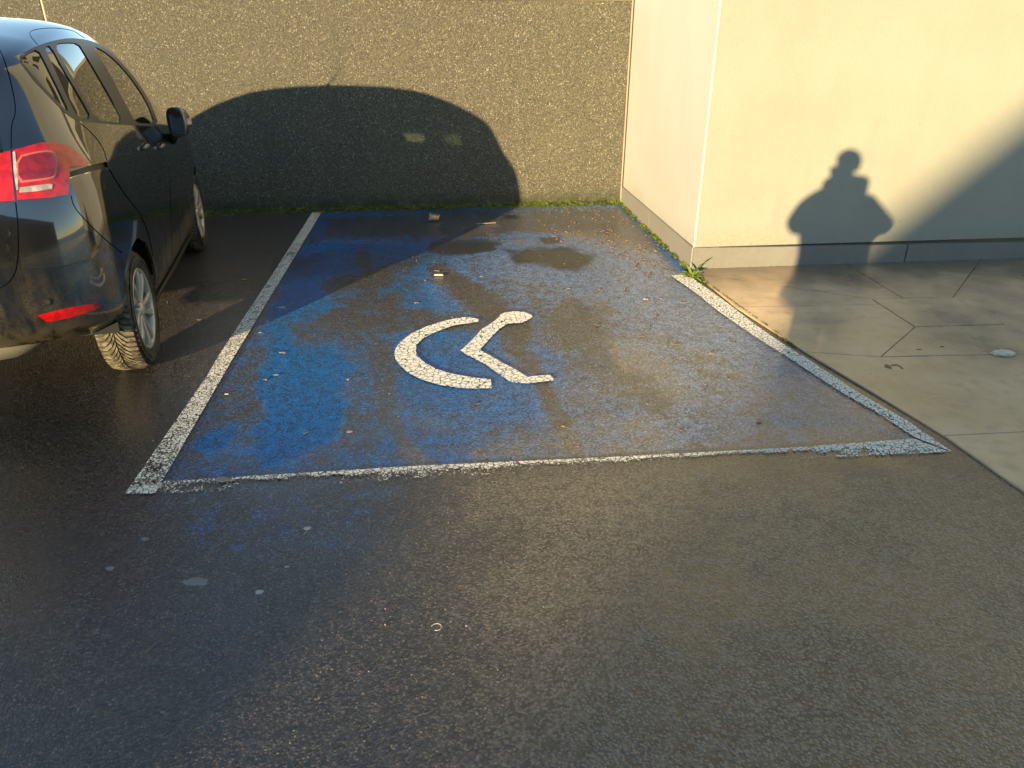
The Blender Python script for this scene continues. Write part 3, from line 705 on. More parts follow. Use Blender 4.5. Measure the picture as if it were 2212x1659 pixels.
fpx('taillight', LIGHT, 3)
fpx('inner_taillight', z1([(-250, 1400), (-60, 1345), (88, 1318)])+z2([(118, 187), (0, 196), (-180, 215), (-230, 100)]), 3)
fpx('reflector', z5([(450, 768), (620, 722), (900, 657), (1180, 614), (1235, 628), (1260, 652), (1150, 706), (900, 786), (620, 850), (540, 835)]), 3)
fpx('rail_slot', z1([(600, 1500), (760, 1448), (925, 1408), (942, 1455), (760, 1500), (610, 1550)]), 3)
# seams
def strip(pts, wd):
    """closed thin polygon along an open polyline in photo coordinates"""
    L_, R_ = [], []
    for i in range(len(pts)):
        a = Vector(pts[max(i-1, 0)]); b_ = Vector(pts[min(i+1, len(pts)-1)]); t = (b_-a).normalized(); n = Vector((-t.y, t.x))*wd/2
        L_.append(tuple(Vector(pts[i])+n)); R_.append(tuple(Vector(pts[i])-n))
    return L_+R_[::-1]
def round_line(p):
    for _ in range(2):
        q = [p[0]]
        for a, b_ in zip(p, p[1:]): q += [(a[0]*.75+b_[0]*.25, a[1]*.75+b_[1]*.25), (a[0]*.25+b_[0]*.75, a[1]*.25+b_[1]*.75)]
        p = q+[p[-1]]
    return p
def seam_px(pts, wd=2.0):
    pts = round_line(pts); feat.append(('seam', [hit_px(*q) for q in strip(pts, wd)]))
def _old(pts, wd): feat.append(('seam', [hit_px(*q) for q in strip(dens(pts, 3, False), wd)]))
seam_px(z1([(700, 1075), (800, 1155), (900, 1285), (932, 1400)]))
seam_px(z1([(950, 1475), (1060, 1655)])+z2([(1030, 150), (1090, 225), (1150, 300), (1215, 460), (1248, 640)]), 2.4)
seam_px(z2([(580, 145), (600, 235), (700, 350), (850, 500), (995, 612)]), 2.2)
seam_px(z1([(-40, 380), (20, 470), (75, 640), (125, 850), (138, 990), (98, 1080), (97, 1290)]), 2.6)
seam_px(z2([(128, 200), (150, 400), (150, 690), (105, 830), (0, 905), (-100, 960)]), 3.2)
seam_px(z1([(1225, 1120), (1290, 1240)]), 1.4)
seam_px(z2([(1388, 20), (1392, 200), (1405, 420), (1402, 640)]), 1.3)
seam_px(z1([(330, 392), (266, 318), (256, 280), (300, 258), (400, 244), (520, 246), (640, 266), (700, 308), (738, 334)]), 1.5)
# wheel arches, rear glass, windscreen, plate, front lamps: laid out on the body itself
RWX, FWX, RAD = 0.0, 2.50, .315
def circ(cx, cz, r, a0=0, a1=360, n=40): return [(cx+r*math.cos(R(a0+(a1-a0)*k/n)), cz+r*math.sin(R(a0+(a1-a0)*k/n))) for k in range(n+1)]
for cx in (RWX, FWX):
    pts = circ(cx, .335, .355, -8, 188, 44)
    feat.append(('arch', [hit_side(*p) for p in pts]+[(hit_side(cx-.352, .25)[0], 0.), (hit_side(cx+.352, .25)[0], 0.)][:2]))
def rearpoly(name, pts): fuv(name, [hit_end(y, z, True) for y, z in dens(pts, 5)])
def frontpoly(name, pts): fuv(name, [hit_end(y, z, False) for y, z in dens(pts, 5)])
rearpoly('tailgate_glass', [(0.0015, 1.15), (.40, 1.16), (.56, 1.21), (.52, 1.50), (.42, 1.57), (.0015, 1.58)])
rearpoly('plate_recess', [(0.0015, .74), (.30, .74), (.30, .90), (.0015, .90)])
frontpoly('grille', [(0.0015, .30), (.42, .31), (.55, .42), (.45, .50), (.0015, .52)])
frontpoly('headlight', [(.52, .60), (.70, .60), (.80, .72), (.79, .82), (.66, .76), (.52, .68)])
ws = []
for u_, v_ in [(0, 0)]: pass
def hit_top(x, y):
    loc, n, fi, dist = bvh.ray_cast(Vector((x, -abs(y), 4)), Vector((0, 0, -1)))
    return uv_at(loc, fi)
fuv('windscreen', [hit_top(x, y) for x, y in dens([(1.50, .0015), (1.50, .40), (1.58, .48), (1.95, .56), (2.33, .62), (2.44, .45), (2.50, .0015)], 6)])
# triangulate the parameter plane with every outline as a constraint
pts2 = [Vector((u_, v_)) for u_, v_ in zip(*[a.ravel() for a in np.meshgrid(np.concatenate([np.linspace(0, .16, 22)[:-1], np.linspace(.16, .8, 95)[:-1], np.linspace(.8, 1, 22)]), np.linspace(0, 1, 66))])]
US, VS = 5.3, 2.15
pts2 = [Vector((p.x*US, p.y*VS)) for p in pts2]
edges2, faces2 = [], []
for nm, pl in feat:
    pl = [(min(max(a, 0), 1), min(max(b_, 0), 1)) for a, b_ in pl]
    cl = []
    for p in pl:
        if not cl or math.hypot((p[0]-cl[-1][0])*US, (p[1]-cl[-1][1])*VS) > 6e-4: cl.append(p)
    i0 = len(pts2); pts2 += [Vector((a*US, b_*VS)) for a, b_ in cl]; faces2.append([tuple(p) for p in pts2[i0:]]); edges2 += [(i0+k, i0+(k+1) % len(cl)) for k in range(len(cl))]
border = [Vector((0, 0)), Vector((US, 0)), Vector((US, VS)), Vector((0, VS))]
cv, ce, cf, ov, oe, of = delaunay_2d_cdt(pts2, edges2, [], 0, 2e-4)
cuv = np.array([(p.x/US, p.y/VS) for p in cv]); cuv = np.clip(cuv, 0, 1)
CP = S(cuv[:, 0], cuv[:, 1]); CN = SN(cuv[:, 0], cuv[:, 1])*NSIGN
PRI = ['arch', 'quarter_glass', 'rear_glass_fixed', 'rear_door_glass', 'front_door_glass', 'windscreen', 'tailgate_glass', 'taillight', 'inner_taillight', 'reflector', 'plate_recess', 'grille', 'headlight', 'rail_slot', 'seam', 'window_trim']
groups = {}
cvx = np.array([(p.x, p.y) for p in cv]); ctri = np.array([t for t in cf]); tc_ = cvx[ctri].mean(1)
inside = [seg_dist(tc_[:, 0], tc_[:, 1], pl) > 0 for pl in faces2]
for ti, t in enumerate(cf):
    names = [feat[k][0] for k in range(len(feat)) if inside[k][ti]]
    nm = min(names, key=PRI.index) if names else 'body'
    groups.setdefault(nm, []).append(t)
# --- car materials
b = NB('black_car_paint'); v = b.obj(); z = b.sep(v)[2]
dirt = b.noise(14, 5, .65, b.scale(v, (1, 1, .22))); spk = b.noise(150, 3, .7, v)
low = b.ss(z, 1.0, .25); dm = b.math('MULTIPLY', b.math('MULTIPLY', low, b.ss(dirt, .35, .70)), b.ss(spk, .35, .6, .35, 1))
dm2 = b.math('MULTIPLY', b.ss(z, .55, .38), b.ss(dirt, .3, .55)); dm = b.math('MAXIMUM', b.math('MULTIPLY', dm, .7), b.math('MULTIPLY', dm2, .75))
dm = b.math('ADD', dm, b.ss(spk, .66, .80, 0, .12), clamp=True)
M_paint = b.set(Base_Color=b.mix(dm, (.006, .0065, .0075), (.13, .105, .065)), Roughness=b.math('ADD', b.math('MULTIPLY', dm, .5), .12), Coat_Weight=b.math('SUBTRACT', 1, dm, clamp=True), Coat_Roughness=.02, Coat_IOR=1.85, Specular_IOR_Level=.7,
                Normal=b.bump(b.noise(6, 2, .5, v), .02, .01))
M_trim = flat('satin_black_trim', (.045, .038, .030), .42)
M_black = flat('black_plastic', (.012, .012, .012), .6)
M_slot = flat('rail_black', (.006, .006, .006), .35)
def glass_mat(name, tint, gl=.9):
    b = NB(name); tr = b.new('ShaderNodeBsdfTransparent'); b.put(tint, tr.inputs[0]); g = b.new('ShaderNodeBsdfGlossy'); g.inputs['Roughness'].default_value = .02
    g.inputs['Color'].default_value = (gl, gl, gl, 1); fr = b.new('ShaderNodeFresnel'); fr.inputs[0].default_value = 1.52
    f = b.math('MULTIPLY_ADD', fr.outputs[0], 1.6, .02, clamp=True)
    mx = b.new('ShaderNodeMixShader'); b.link(f, mx.inputs[0]); b.link(tr.outputs[0], mx.inputs[1]); b.link(g.outputs[0], mx.inputs[2]); b.link(mx.outputs[0], b.out.inputs[0]); return b.m
M_glass = glass_mat('car_window_glass', (.62, .72, .62)); M_tint = glass_mat('tinted_window_glass', (.50, .58, .50))
def lens_mat(name, c, rough=.08):
    b = NB(name); v = b.obj(); w_ = b.new('ShaderNodeTexWave'); w_.inputs['Scale'].default_value = 60; b.link(v, w_.inputs['Vector']); w_.bands_direction = 'Z'
    return b.set(Base_Color=b.mix(b.ss(b.noise(30, 2, .5, v), .35, .65), c, tuple(k*.62 for k in c)), Roughness=rough, Coat_Weight=1., Coat_Roughness=.03, Normal=b.bump(w_.outputs['Fac'], .25, .0015), Subsurface_Weight=.0)
M_red = lens_mat('red_lens', (.62, .008, .006)); M_redd = lens_mat('dark_red_lens', (.30, .012, .018)); M_clear = lens_mat('clear_lens', (.55, .50, .42)); M_chrome = flat('chrome_trim', (.62, .58, .50), .18, 1)
def surf_obj(name, tris, mat, off=0., parent=car, mirror=False, offf=None, sides=0.):
    tris = np.array(tris); used, inv_ = np.unique(tris, return_inverse=True); tris = inv_.reshape(-1, 3)
    P = CP[used].copy(); N_ = CN[used].copy()
    P += N_*off
    if mirror: P[:, 1] *= -1; N_[:, 1] *= -1
    else: pass
    # orient: compare face normal with surface normal
    fn = np.cross(P[tris[:, 1]]-P[tris[:, 0]], P[tris[:, 2]]-P[tris[:, 0]]); fl = (fn*N_[tris[:, 0]]).sum(1) < 0
    tris[fl] = tris[fl][:, ::-1]
    V = [tuple(p) for p in P]; Fc = [tuple(int(k) for k in t) for t in tris]; NN = [tuple(n) for n in N_]
    if sides:      # close the rim towards the inside so that openings and lamps have real thickness
        from collections import Counter
        cnt = Counter()
        for t in Fc:
            for i in range(3): cnt[(t[i], t[(i+1) % 3])] += 1
        bd = [e_ for e_ in cnt if (e_[1], e_[0]) not in cnt]
        mp = {}
        for a, b_ in bd:
            for k in (a, b_):
                if k not in mp and True:
                    mp[k] = len(V); V.append(tuple(P[k]-N_[k]*sides)); NN.append(tuple(N_[k]))
        for a, b_ in bd:
            if abs(P[a][1]) < 1e-4 and abs(P[b_][1]) < 1e-4: continue
            Fc.append((b_, a, mp[a], mp[b_]))
    me = bpy.data.meshes.new(name); me.from_pydata(V, [], Fc); me.update(); me.materials.append(mat)
    me.polygons.foreach_set('use_smooth', [len(f) == 3 for f in Fc])
    ln = []
    for p in me.polygons:
        for li in p.vertices: ln.append(NN[li] if len(p.vertices) == 3 else tuple(p.normal))
    me.normals_split_custom_set(ln)
    o = bpy.data.objects.new(name, me); col.objects.link(o); o.parent = parent
    return o
def both(name, key, mat, off=0., sides=0., join=False):
    res = []
    if key not in groups: print('MISSING', key); return [None, None]
    for m in (False, True): res.append(surf_obj(name, groups[key], mat, off, car, m, sides=sides))
    return res
def join_pair(a, b_, name):
    bm = bmesh.new(); bm.from_mesh(a.data); n0 = len(bm.verts); bm.from_mesh(b_.data)
    return None
def merged(name, key, mat, off=0., sides=0.):
    """both halves as ONE mesh (body shell, windscreen, tailgate glass ...)"""
    a, b_ = both(name, key, mat, off, sides)
    va = [tuple(v.co) for v in a.data.vertices]; fa = [tuple(p.vertices) for p in a.data.polygons]; n0 = len(va)
    na = [tuple(n.vector) for n in a.data.corner_normals]
    vb = [tuple(v.co) for v in b_.data.vertices]; fb = [tuple(i+n0 for i in p.vertices) for p in b_.data.polygons]; nb_ = [tuple(n.vector) for n in b_.data.corner_normals]
    me = bpy.data.meshes.new(name); me.from_pydata(va+vb, [], fa+fb); me.update(); me.materials.append(mat)
    me.polygons.foreach_set('use_smooth', [True]*len(me.polygons)); me.normals_split_custom_set(na+nb_)
    for o_ in (a, b_): bpy.data.objects.remove(o_)
    o = bpy.data.objects.new(name, me); col.objects.link(o); o.parent = car; return o
body = merged('body', 'body', M_paint, 0, .014)
liner = merged('seam_liner', 'seam', M_slot, -.010); liner['kind'] = 'stuff'
merged('window_surround', 'window_trim', M_trim, .001, .014)
for k in ('quarter_glass', 'rear_glass_fixed', 'rear_door_glass', 'front_door_glass'):
    both('side_window', k, M_glass if 'front' in k else M_tint, -.004)
merged('windscreen', 'windscreen', M_glass, -.004); merged('rear_window', 'tailgate_glass', M_tint, -.004)
tl = both('taillight', 'taillight', M_red, .006, .016); both('inner_taillight', 'inner_taillight', M_red, .006, .016)
for o_ in tl: o_.name = 'taillight'
both('rear_reflector', 'reflector', M_red, -.002); both('door_rail_slot', 'rail_slot', M_slot, -.012)
merged('number_plate_recess', 'plate_recess', M_black, -.012); merged('grille', 'grille', M_black, -.02)
both('headlight', 'headlight', M_clear, .002, .012)
# lamp details on the photographed side: window of dark lens, chrome frame, clear reversing strip
def small_patch(name, px, mat, off, parent, th=.003):
    uv = np.array([hit_px(*p) for p in px]); 
    pts = [Vector((a*US, b_*VS)) for a, b_ in uv]; n = len(pts)
    lo = uv.min(0); hi = uv.max(0)
    g1, g2 = np.meshgrid(np.linspace(lo[0], hi[0], 12)[1:-1], np.linspace(lo[1], hi[1], 10)[1:-1])
    d = seg_dist(g1*US, g2*VS, [(p.x, p.y) for p in pts]); k = d > .006
    pts += [Vector((a*US, b_*VS)) for a, b_ in zip(g1[k], g2[k])]
    r_ = delaunay_2d_cdt(pts, [], [list(range(n))], 1, 1e-5)
    uu = np.clip(np.array([(p[0]/US, p[1]/VS) for p in r_[0]]), 0, 1)
    global CP, CN
    sv = (CP, CN); CP = S(uu[:, 0], uu[:, 1]); CN = SN(uu[:, 0], uu[:, 1])*NSIGN
    o = surf_obj(name, [t for t in r_[2] if len(t) == 3], mat, off, parent, False, sides=th)
    CP, CN = sv; return o
win = z1([(155, 1385), (300, 1345), (420, 1330), (462, 1355), (478, 1420), (462, 1520), (440, 1545), (300, 1565), (160, 1580)])
fr_ = smooth_poly(z1([(140, 1368), (300, 1328), (430, 1312), (480, 1340), (498, 1420), (480, 1530), (455, 1562), (300, 1585), (142, 1602)]), 1)
small_patch('lens_frame', fr_, flat('pink_lens_edge', (.60, .14, .11), .3), .0085, tl[0]); small_patch('dark_lens', smooth_poly(win, 1), M_redd, .0105, tl[0])
small_patch('clear_lens', z2([(158, 82), (240, 72), (400, 52), (425, 56), (418, 92), (300, 112), (158, 124)]), M_clear, .0085, tl[0])
small_patch('light_divider', z1([(108, 1330), (130, 1326), (150, 1500), (158, 1655), (140, 1657), (118, 1500)]), M_clear, .0085, tl[0])
small_patch('chrome_strip', z1([(598, 1549), (760, 1502), (930, 1461), (932, 1468), (760, 1511), (600, 1558)]), M_chrome, .002, car)
cs_ = [(590+55*math.cos(t), 595+48*math.sin(t)) for t in np.linspace(0, 2*math.pi, 15)[:-1]]
ps = small_patch('parking_sensor', z5(cs_), M_black, .003, car)
cs_ = [(590+34*math.cos(t), 595+30*math.sin(t)) for t in np.linspace(0, 2*math.pi, 15)[:-1]]
small_patch('sensor_face', z5(cs_), M_trim, .0055, ps)
M_dust = grainy('dusty_grey_plastic', (.17, .155, .12), .7, .3, 40)
bm = bmesh.new(); rr_ = []
for k in range(17):       # grey valance hanging below the rear bumper, bowed in plan like the bumper
    yy = -.60+1.2*k/16; bow = .34*abs(yy/.60)**3; hh = .10*min(1, (1-abs(yy/.60))*3.2)
    rr_.append([bm.verts.new((-.585+bow*.6, yy, .425)), bm.verts.new((-.60+bow*.6, yy, .40-hh*.35)), bm.verts.new((-.575+bow*.6, yy, .40-hh)), bm.verts.new((-.50+bow*.6, yy, .395-hh))])
for A_, B2 in zip(rr_, rr_[1:]):
    for j in range(3): bm.faces.new((A_[j], A_[j+1], B2[j+1], B2[j]))
bmesh.ops.recalc_face_normals(bm, faces=bm.faces[:])
bm_obj('bumper_valance', bm, M_dust, car, True)
# --- underside, wheel wells, cabin
M_well = flat('wheel_well_black', (.008, .008, .008), .9)
bm = bmesh.new(); add_box(bm, -.52, 3.12, -.54, .54, .44, .56); bm_obj('underbody', bm, M_well, car)
bm = bmesh.new(); add_box(bm, 1.0, 3.0, -.70, .70, .22, .435); bm_obj('floor_pan', bm, M_well, car)
for cx in (RWX, FWX):
    for sy in (-1, 1):
        bm = bmesh.new(); M = Matrix.Translation((cx, 0, .335)); ns = 20
        ring = [[bm.verts.new((cx+.372*math.cos(a), sy*yy, .335+.372*math.sin(a))) for a in np.linspace(R(-2), R(182), ns)] for yy in (.56, .79)]
        for k in range(ns-1): bm.faces.new((ring[0][k], ring[0][k+1], ring[1][k+1], ring[1][k]))
        bm.faces.new(ring[0])
        bm_obj('wheel_well', bm, M_well, car)
M_seat = grainy('seat_fabric', (.035, .034, .034), .9); M_cab = flat('cabin_plastic', (.03, .03, .03), .7)
bm = bmesh.new(); add_box(bm, -.48, 2.3, -.74, .74, .57, .84); bm_obj('cabin_floor', bm, M_cab, car)
bm = bmesh.new(); add_box(bm, 1.95, 2.45, -.70, .70, .85, 1.02); bmesh.ops.bevel(bm, geom=bm.edges[:], offset=.04, segments=2, affect='EDGES'); bm_obj('dashboard', bm, M_cab, car)
def seat(x, y, wd, hb, name='seat'):
    s = empty(name, (x, y, .84)); s.parent = car
    for nm, bx, rot in (('seat_back', (-.07, .07, -wd/2, wd/2, 0, hb), -14), ('headrest', (-.05, .04, -min(wd/2, .12), min(wd/2, .12), hb+.03, hb+.17), -14)):
        bm = bmesh.new(); add_box(bm, *bx, Matrix.Rotation(R(rot), 4, 'Y')); bmesh.ops.bevel(bm, geom=bm.edges[:], offset=.035, segments=3, affect='EDGES'); bm_obj(nm, bm, M_seat, s, True)
seat(1.05, -.38, .50, .44); seat(1.05, .38, .50, .44); seat(.12, -.42, .42, .30); seat(.12, .04, .40, .30); seat(.12, .46, .36, .30)
bm = bmesh.new()
add_lathe(bm, [(.18+.013*math.cos(t), .013*math.sin(t)) for t in np.linspace(0, 2*math.pi, 9)[:-1]], 28, Matrix.Translation((1.72, .38, 1.02)) @ Matrix.Rotation(R(90), 4, 'Z') @ Matrix.Rotation(R(20), 4, 'X'), True); bm_obj('steering_wheel', bm, M_cab, car, True)
# --- wheels
b = NB('tyre_rubber'); v = b.obj(); n = b.noise(18, 4, .6, v); M_tyre = b.set(Base_Color=b.mix(b.ss(n, .4, .7), (.022, .021, .019), (.085, .070, .045)), Roughness=.75, Normal=b.bump(b.noise(120, 2, .5, v), .2, .002))
b = NB('dusty_tread'); v = b.obj(); n = b.noise(30, 4, .6, v); M_tread = b.set(Base_Color=b.mix(b.ss(n, .38, .62), (.06, .052, .035), (.20, .17, .105)), Roughness=.85)
M_rim = grainy('silver_hubcap', (.46, .43, .37), .32, .2, 25, .05, Metallic=.35); M_drum = flat('brake_black', (.015, .015, .015), .7)
def tyre_prof(r, wd):
    h = wd/2
    return [(r-.105, -h+.012), (r-.085, -h-.004), (r-.045, -h-.010), (r-.018, -h+.004), (r-.006, -h+.020), (r-.003, -h+.045), (r-.002, 0), (r-.003, h-.045), (r-.006, h-.020), (r-.018, h-.004), (r-.045, h+.010), (r-.085, h+.004), (r-.105, h-.012)]
def make_wheel(x, side, treads):
    wh = empty('wheel', (x, side*.745, RAD)); wh.parent = car
    M = Matrix.Scale(side, 4, (0, 1, 0))
    bm = bmesh.new(); add_lathe(bm, tyre_prof(RAD, .185), 72, M)
    ty = bm_obj('tyre', bm, M_tyre, wh, True)
    # tread: V-shaped bars standing 6 mm proud, sidewall rings
    bm = bmesh.new(); n = 62
    for k in range(n):
        for s in (-1, 1):
            pl = [(.004, .010), (.026, .052), (.050, .075), (.088, .083)]     # (across, forward shift)
            path = []
            for (yy, ph) in pl:
                path.append((s*yy, ph/RAD*1.0+(0 if s > 0 else .5*2*math.pi/n)))
            q = []
            for (yy, ph) in path:
                a = -(2*math.pi*k/n)+ph
                for rr, da in ((RAD-.008, 0), (RAD+.004-(.012 if abs(yy) > .08 else 0), .000), (RAD+.004-(.012 if abs(yy) > .08 else 0), .60*2*math.pi/n), (RAD-.008, .60*2*math.pi/n)):
                    q.append(bm.verts.new(M @ Vector((rr*math.cos(a+da), yy, rr*math.sin(a+da)))))
            for i in range(len(path)-1):
                o_ = i*4
                for j in range(3): bm.faces.new((q[o_+j], q[o_+j+1], q[o_+j+5], q[o_+j+4]))
            bm.faces.new(q[0:4]); bm.faces.new(q[-4:])
    bmesh.ops.recalc_face_normals(bm, faces=bm.faces[:])
    bm_obj('tread', bm, M_tread, ty)
    bm = bmesh.new()
    for rr in (.285, .262): add_lathe(bm, [(rr+.003*math.cos(t), .0985+(.004 if rr < .27 else 0)+.003*math.sin(t)) for t in np.linspace(0, 2*math.pi, 7)[:-1]], 64, M, True)
    bm_obj('sidewall_ring', bm, M_tyre, ty, True)
    bm = bmesh.new()
    add_lathe(bm, [(.214, .070), (.220, .088), (.214, .096), (.204, .092), (.198, .075), (.190, .035), (.185, -.05)], 64, M)
    rim = bm_obj('rim', bm, M_rim, wh, True)
    bm = bmesh.new(); add_lathe(bm, [(0.001, .030), (.19, .030), (.19, .0)], 40, M); bm_obj('brake_drum', bm, M_drum, wh, True)
    bm = bmesh.new(); add_lathe(bm, [(.0005, .094), (.022, .094), (.030, .090), (.046, .080), (.052, .060)], 32, M)
    hub = bm_obj('hub_cap', bm, M_rim, rim, True)
    for k in range(10):
        a0 = 2*math.pi*k/10; bm = bmesh.new(); rows_ = []
        tw = .20 if k % 2 else .05
        for (rr, wdt, yy, sw) in ((.034, .013, .082, 0), (.075, .015, .080, .35), (.12, .022, .086, .75), (.165, .034, .092, 1.0), (.206, .046, .088, 1.05)):
            a = a0+tw*sw; c = Vector((rr*math.cos(a), yy, rr*math.sin(a))); tdir = Vector((-math.sin(a), 0, math.cos(a)))
            rows_.append([bm.verts.new(M @ (c+tdir*s*wdt*.5+Vector((0, dy, 0)))) for s, dy in ((-1, -.016), (-1, -.002), (-.45, .003), (0, -.003), (.45, .003), (1, -.002), (1, -.016))])
        for A_, B2 in zip(rows_, rows_[1:]):
            for j in range(6): bm.faces.new((A_[j], A_[j+1], B2[j+1], B2[j]))
        bmesh.ops.recalc_face_normals(bm, faces=bm.faces[:])
        bm_obj('spoke', bm, M_rim, rim, True)
    return wh
for x, s in ((RWX, -1), (FWX, -1), (RWX, 1), (FWX, 1)): make_wheel(x, s, True)
# --- sill strip, door handles, mirror, aerial, wipers
def place_on(px, out=.0):
    u_, v_ = hit_px(*px); p = S(np.array([u_]), np.array([v_]))[0]; n = (SN(np.array([u_]), np.array([v_]))*NSIGN)[0]
    return Vector(p)+Vector(n)*out, Vector(n)
for px, in (((310, 317),), ((345, 316),)):
    p, n = place_on(px)
    for sy in (1, -1):
        h = empty('door_handle', (p.x, p.y*sy, p.z)); h.parent = car; h.scale = (.8, .6, .75)
        bm = bmesh.new(); sgn = -sy
        add_tube(bm, [(-.085, 0, -.004), (-.07, sgn*.026, 0), (-.03, sgn*.038, .004), (.03, sgn*.038, .004), (.07, sgn*.026, 0), (.085, 0, -.004)], [.010, .014, .016, .016, .014, .010], 10)
        bm_obj('handle_bar', bm, M_paint, h, True)
        bm = bmesh.new(); bmesh.ops.create_uvsphere(bm, u_segments=16, v_segments=8, radius=1, matrix=Matrix.Diagonal((.075, .006, .028, 1))); bm_obj('handle_cup', bm, M_slot, h, True)
def mirror(sy):
    # shell as a rounded box; opening faces backwards
    ml = Vector((1.66, sy*.935, 1.105))
    m = empty('wing_mirror', ml, sy*R(24)); m.parent = car; m.scale = (.9, .62, 1.0)
    def shell(name, rings, mat, smooth=True, capb=True):
        bm = bmesh.new(); rr = []
        for (x, cy, cz, hw, hh, ex) in rings:
            ring = []
            for k in range(24):
                t = 2*math.pi*k/24; c, s = math.cos(t), math.sin(t)
                ring.append(bm.verts.new((x, sy*(cy+hw*math.copysign(abs(c)**(2/ex), c)), cz+hh*math.copysign(abs(s)**(2/ex), s))))
            rr.append(ring)
        for A_, B2 in zip(rr, rr[1:]):
            for k in range(24): bm.faces.new((A_[k], A_[(k+1) % 24], B2[(k+1) % 24], B2[k]))
        if capb: bm.faces.new(rr[-1])
        bmesh.ops.recalc_face_normals(bm, faces=bm.faces[:])
        return bm_obj(name, bm, mat, m, smooth)
    shell('mirror_housing', [(-.045, 0, 0, .090, .082, 3.2), (-.05, 0, 0, .100, .094, 3.2), (-.02, 0, 0, .104, .098, 3), (.03, 0, 0, .100, .090, 2.8), (.08, -.01, 0, .080, .070, 2.5), (.105, -.02, 0, .040, .036, 2.2)], M_paint)
    shell('mirror_glass', [(-.036, 0, 0, .088, .080, 3.2), (-.034, 0, 0, .05, .045, 3)], flat('mirror_silver', (.22, .22, .21), .05, 1), False)
    bm = bmesh.new(); add_tube(bm, [(.03, -sy*.07, -.07), (.04, -sy*.13, -.10), (.05, -sy*.17, -.12)], [.035, .038, .045], 12); bm_obj('mirror_arm', bm, M_black, m, True)
    bm = bmesh.new()
    add_box(bm, -.02, .06, sy*.088, sy*.106, -.022, .022); bmesh.ops.bevel(bm, geom=bm.edges[:], offset=.005, segments=2, affect='EDGES'); bm_obj('indicator', bm, M_clear, m)
def onp(x, y, xl): return None
mirror(-1); mirror(1)
bm = bmesh.new(); add_tube(bm, [(1.15, 0, 1.69), (1.12, 0, 1.72), (.92, 0, 1.90)], [.018, .006, .003], 8); bm_obj('aerial', bm, M_black, car, True)
for sy in (-1, 1):
    bm = bmesh.new(); add_tube(bm, [(.37, sy*.795, .215), (1.2, sy*.80, .205), (2.13, sy*.795, .205)], .016, 8); bm_obj('sill_strip', bm, M_black, car, True)
bm = bmesh.new(); add_box(bm, -.764, -.755, -.26, .26, .765, .875); bm_obj('number_plate', bm, flat('plate_yellow', (.62, .42, .03), .4), car)

# ------------------------------------------------------------------ plants and moss
b = NB('weed_leaf'); v = b.obj(); M_leaf = b.set(Base_Color=b.mix(b.noise(60, 3, .6, v), (.13, .22, .018), (.28, .38, .05)), Roughness=.5, Subsurface_Weight=.0, Specular_IOR_Level=.4)
b = NB('moss'); v = b.co(); M_moss = b.set(Base_Color=b.ramp(b.noise(22, 3, .7), [(.3, (.03, .04, .008)), (.5, (.12, .15, .015)), (.68, (.30, .33, .03))]), Roughness=.9)
def leaf_blade(bm, base, az, length, width, rise, droop, fold=.25):
    """one broad leaf: a curved strip with a folded midrib, pointed at both ends"""
    n = 7; d = Vector((math.cos(az), math.sin(az), 0)); sdir = Vector((-d.y, d.x, 0)); prev = None
    for i in range(n+1):
        t = i/n; wv = width*math.sin(math.pi*min(1, t*.92+.06))**.8*(.35+.65*min(1, t*2.2))
        if i == n: wv = .0006
        c = base+d*(length*t*(math.cos(rise*(1-t*.3))))+Vector((0, 0, length*(math.sin(rise)*t-droop*t*t)))
        row = [bm.verts.new(c-sdir*wv/2+Vector((0, 0, wv*fold))), bm.verts.new(c), bm.verts.new(c+sdir*wv/2+Vector((0, 0, wv*fold)))]
        if prev:
            for j in range(2): bm.faces.new((prev[j], prev[j+1], row[j+1], row[j]))
        prev = row
def weed(px, size, nleaf, label, upright=.5, group=None, tall=None):
    p = G(*px); e_ = empty('weed', (p.x, p.y, 0)); tag(e_, label, 'weed', group); r_ = random.Random(int(px[0]*7+px[1]))
    for k in range(nleaf):
        bm = bmesh.new(); az = 2*math.pi*k/nleaf*1.37+r_.uniform(-.4, .4); L = size*r_.uniform(.6, 1.1); rise = r_.uniform(.15, .7)+upright*r_.random()
        if tall and k == 0: L = size*1.35; rise = 1.35
        leaf_blade(bm, Vector((r_.uniform(-.004, .004), r_.uniform(-.004, .004), .004)), az, L, L*.27, rise, .15 if rise > 1 else .4)
        bm_obj('leaf', bm, M_leaf, e_, True)
    return e_
weed((1494, 602), .125, 19, 'leafy green weed growing at the foot of the building corner', .7, tall=True)
weed((1342, 441), .085, 10, 'small green weed in the corner where the two walls meet', .7)
weed((1422, 512), .060, 8, 'bright green seedling beside the side plinth, nearest the corner weed')
weed((1388, 476), .050, 8, 'low green weed halfway along the side plinth')
weed((1400, 490), .045, 7, 'tiny yellowish weed just in front of the low weed by the side plinth')
weed((1243, 442), .035, 6, 'small bright seedling below the sunlit aggregate wall')
weed((1010, 446), .035, 6, 'small pale seedling at the wall base just right of the cup')
weed((500, 457), .045, 9, 'low leafy weed at the wall base near the car front wheel')
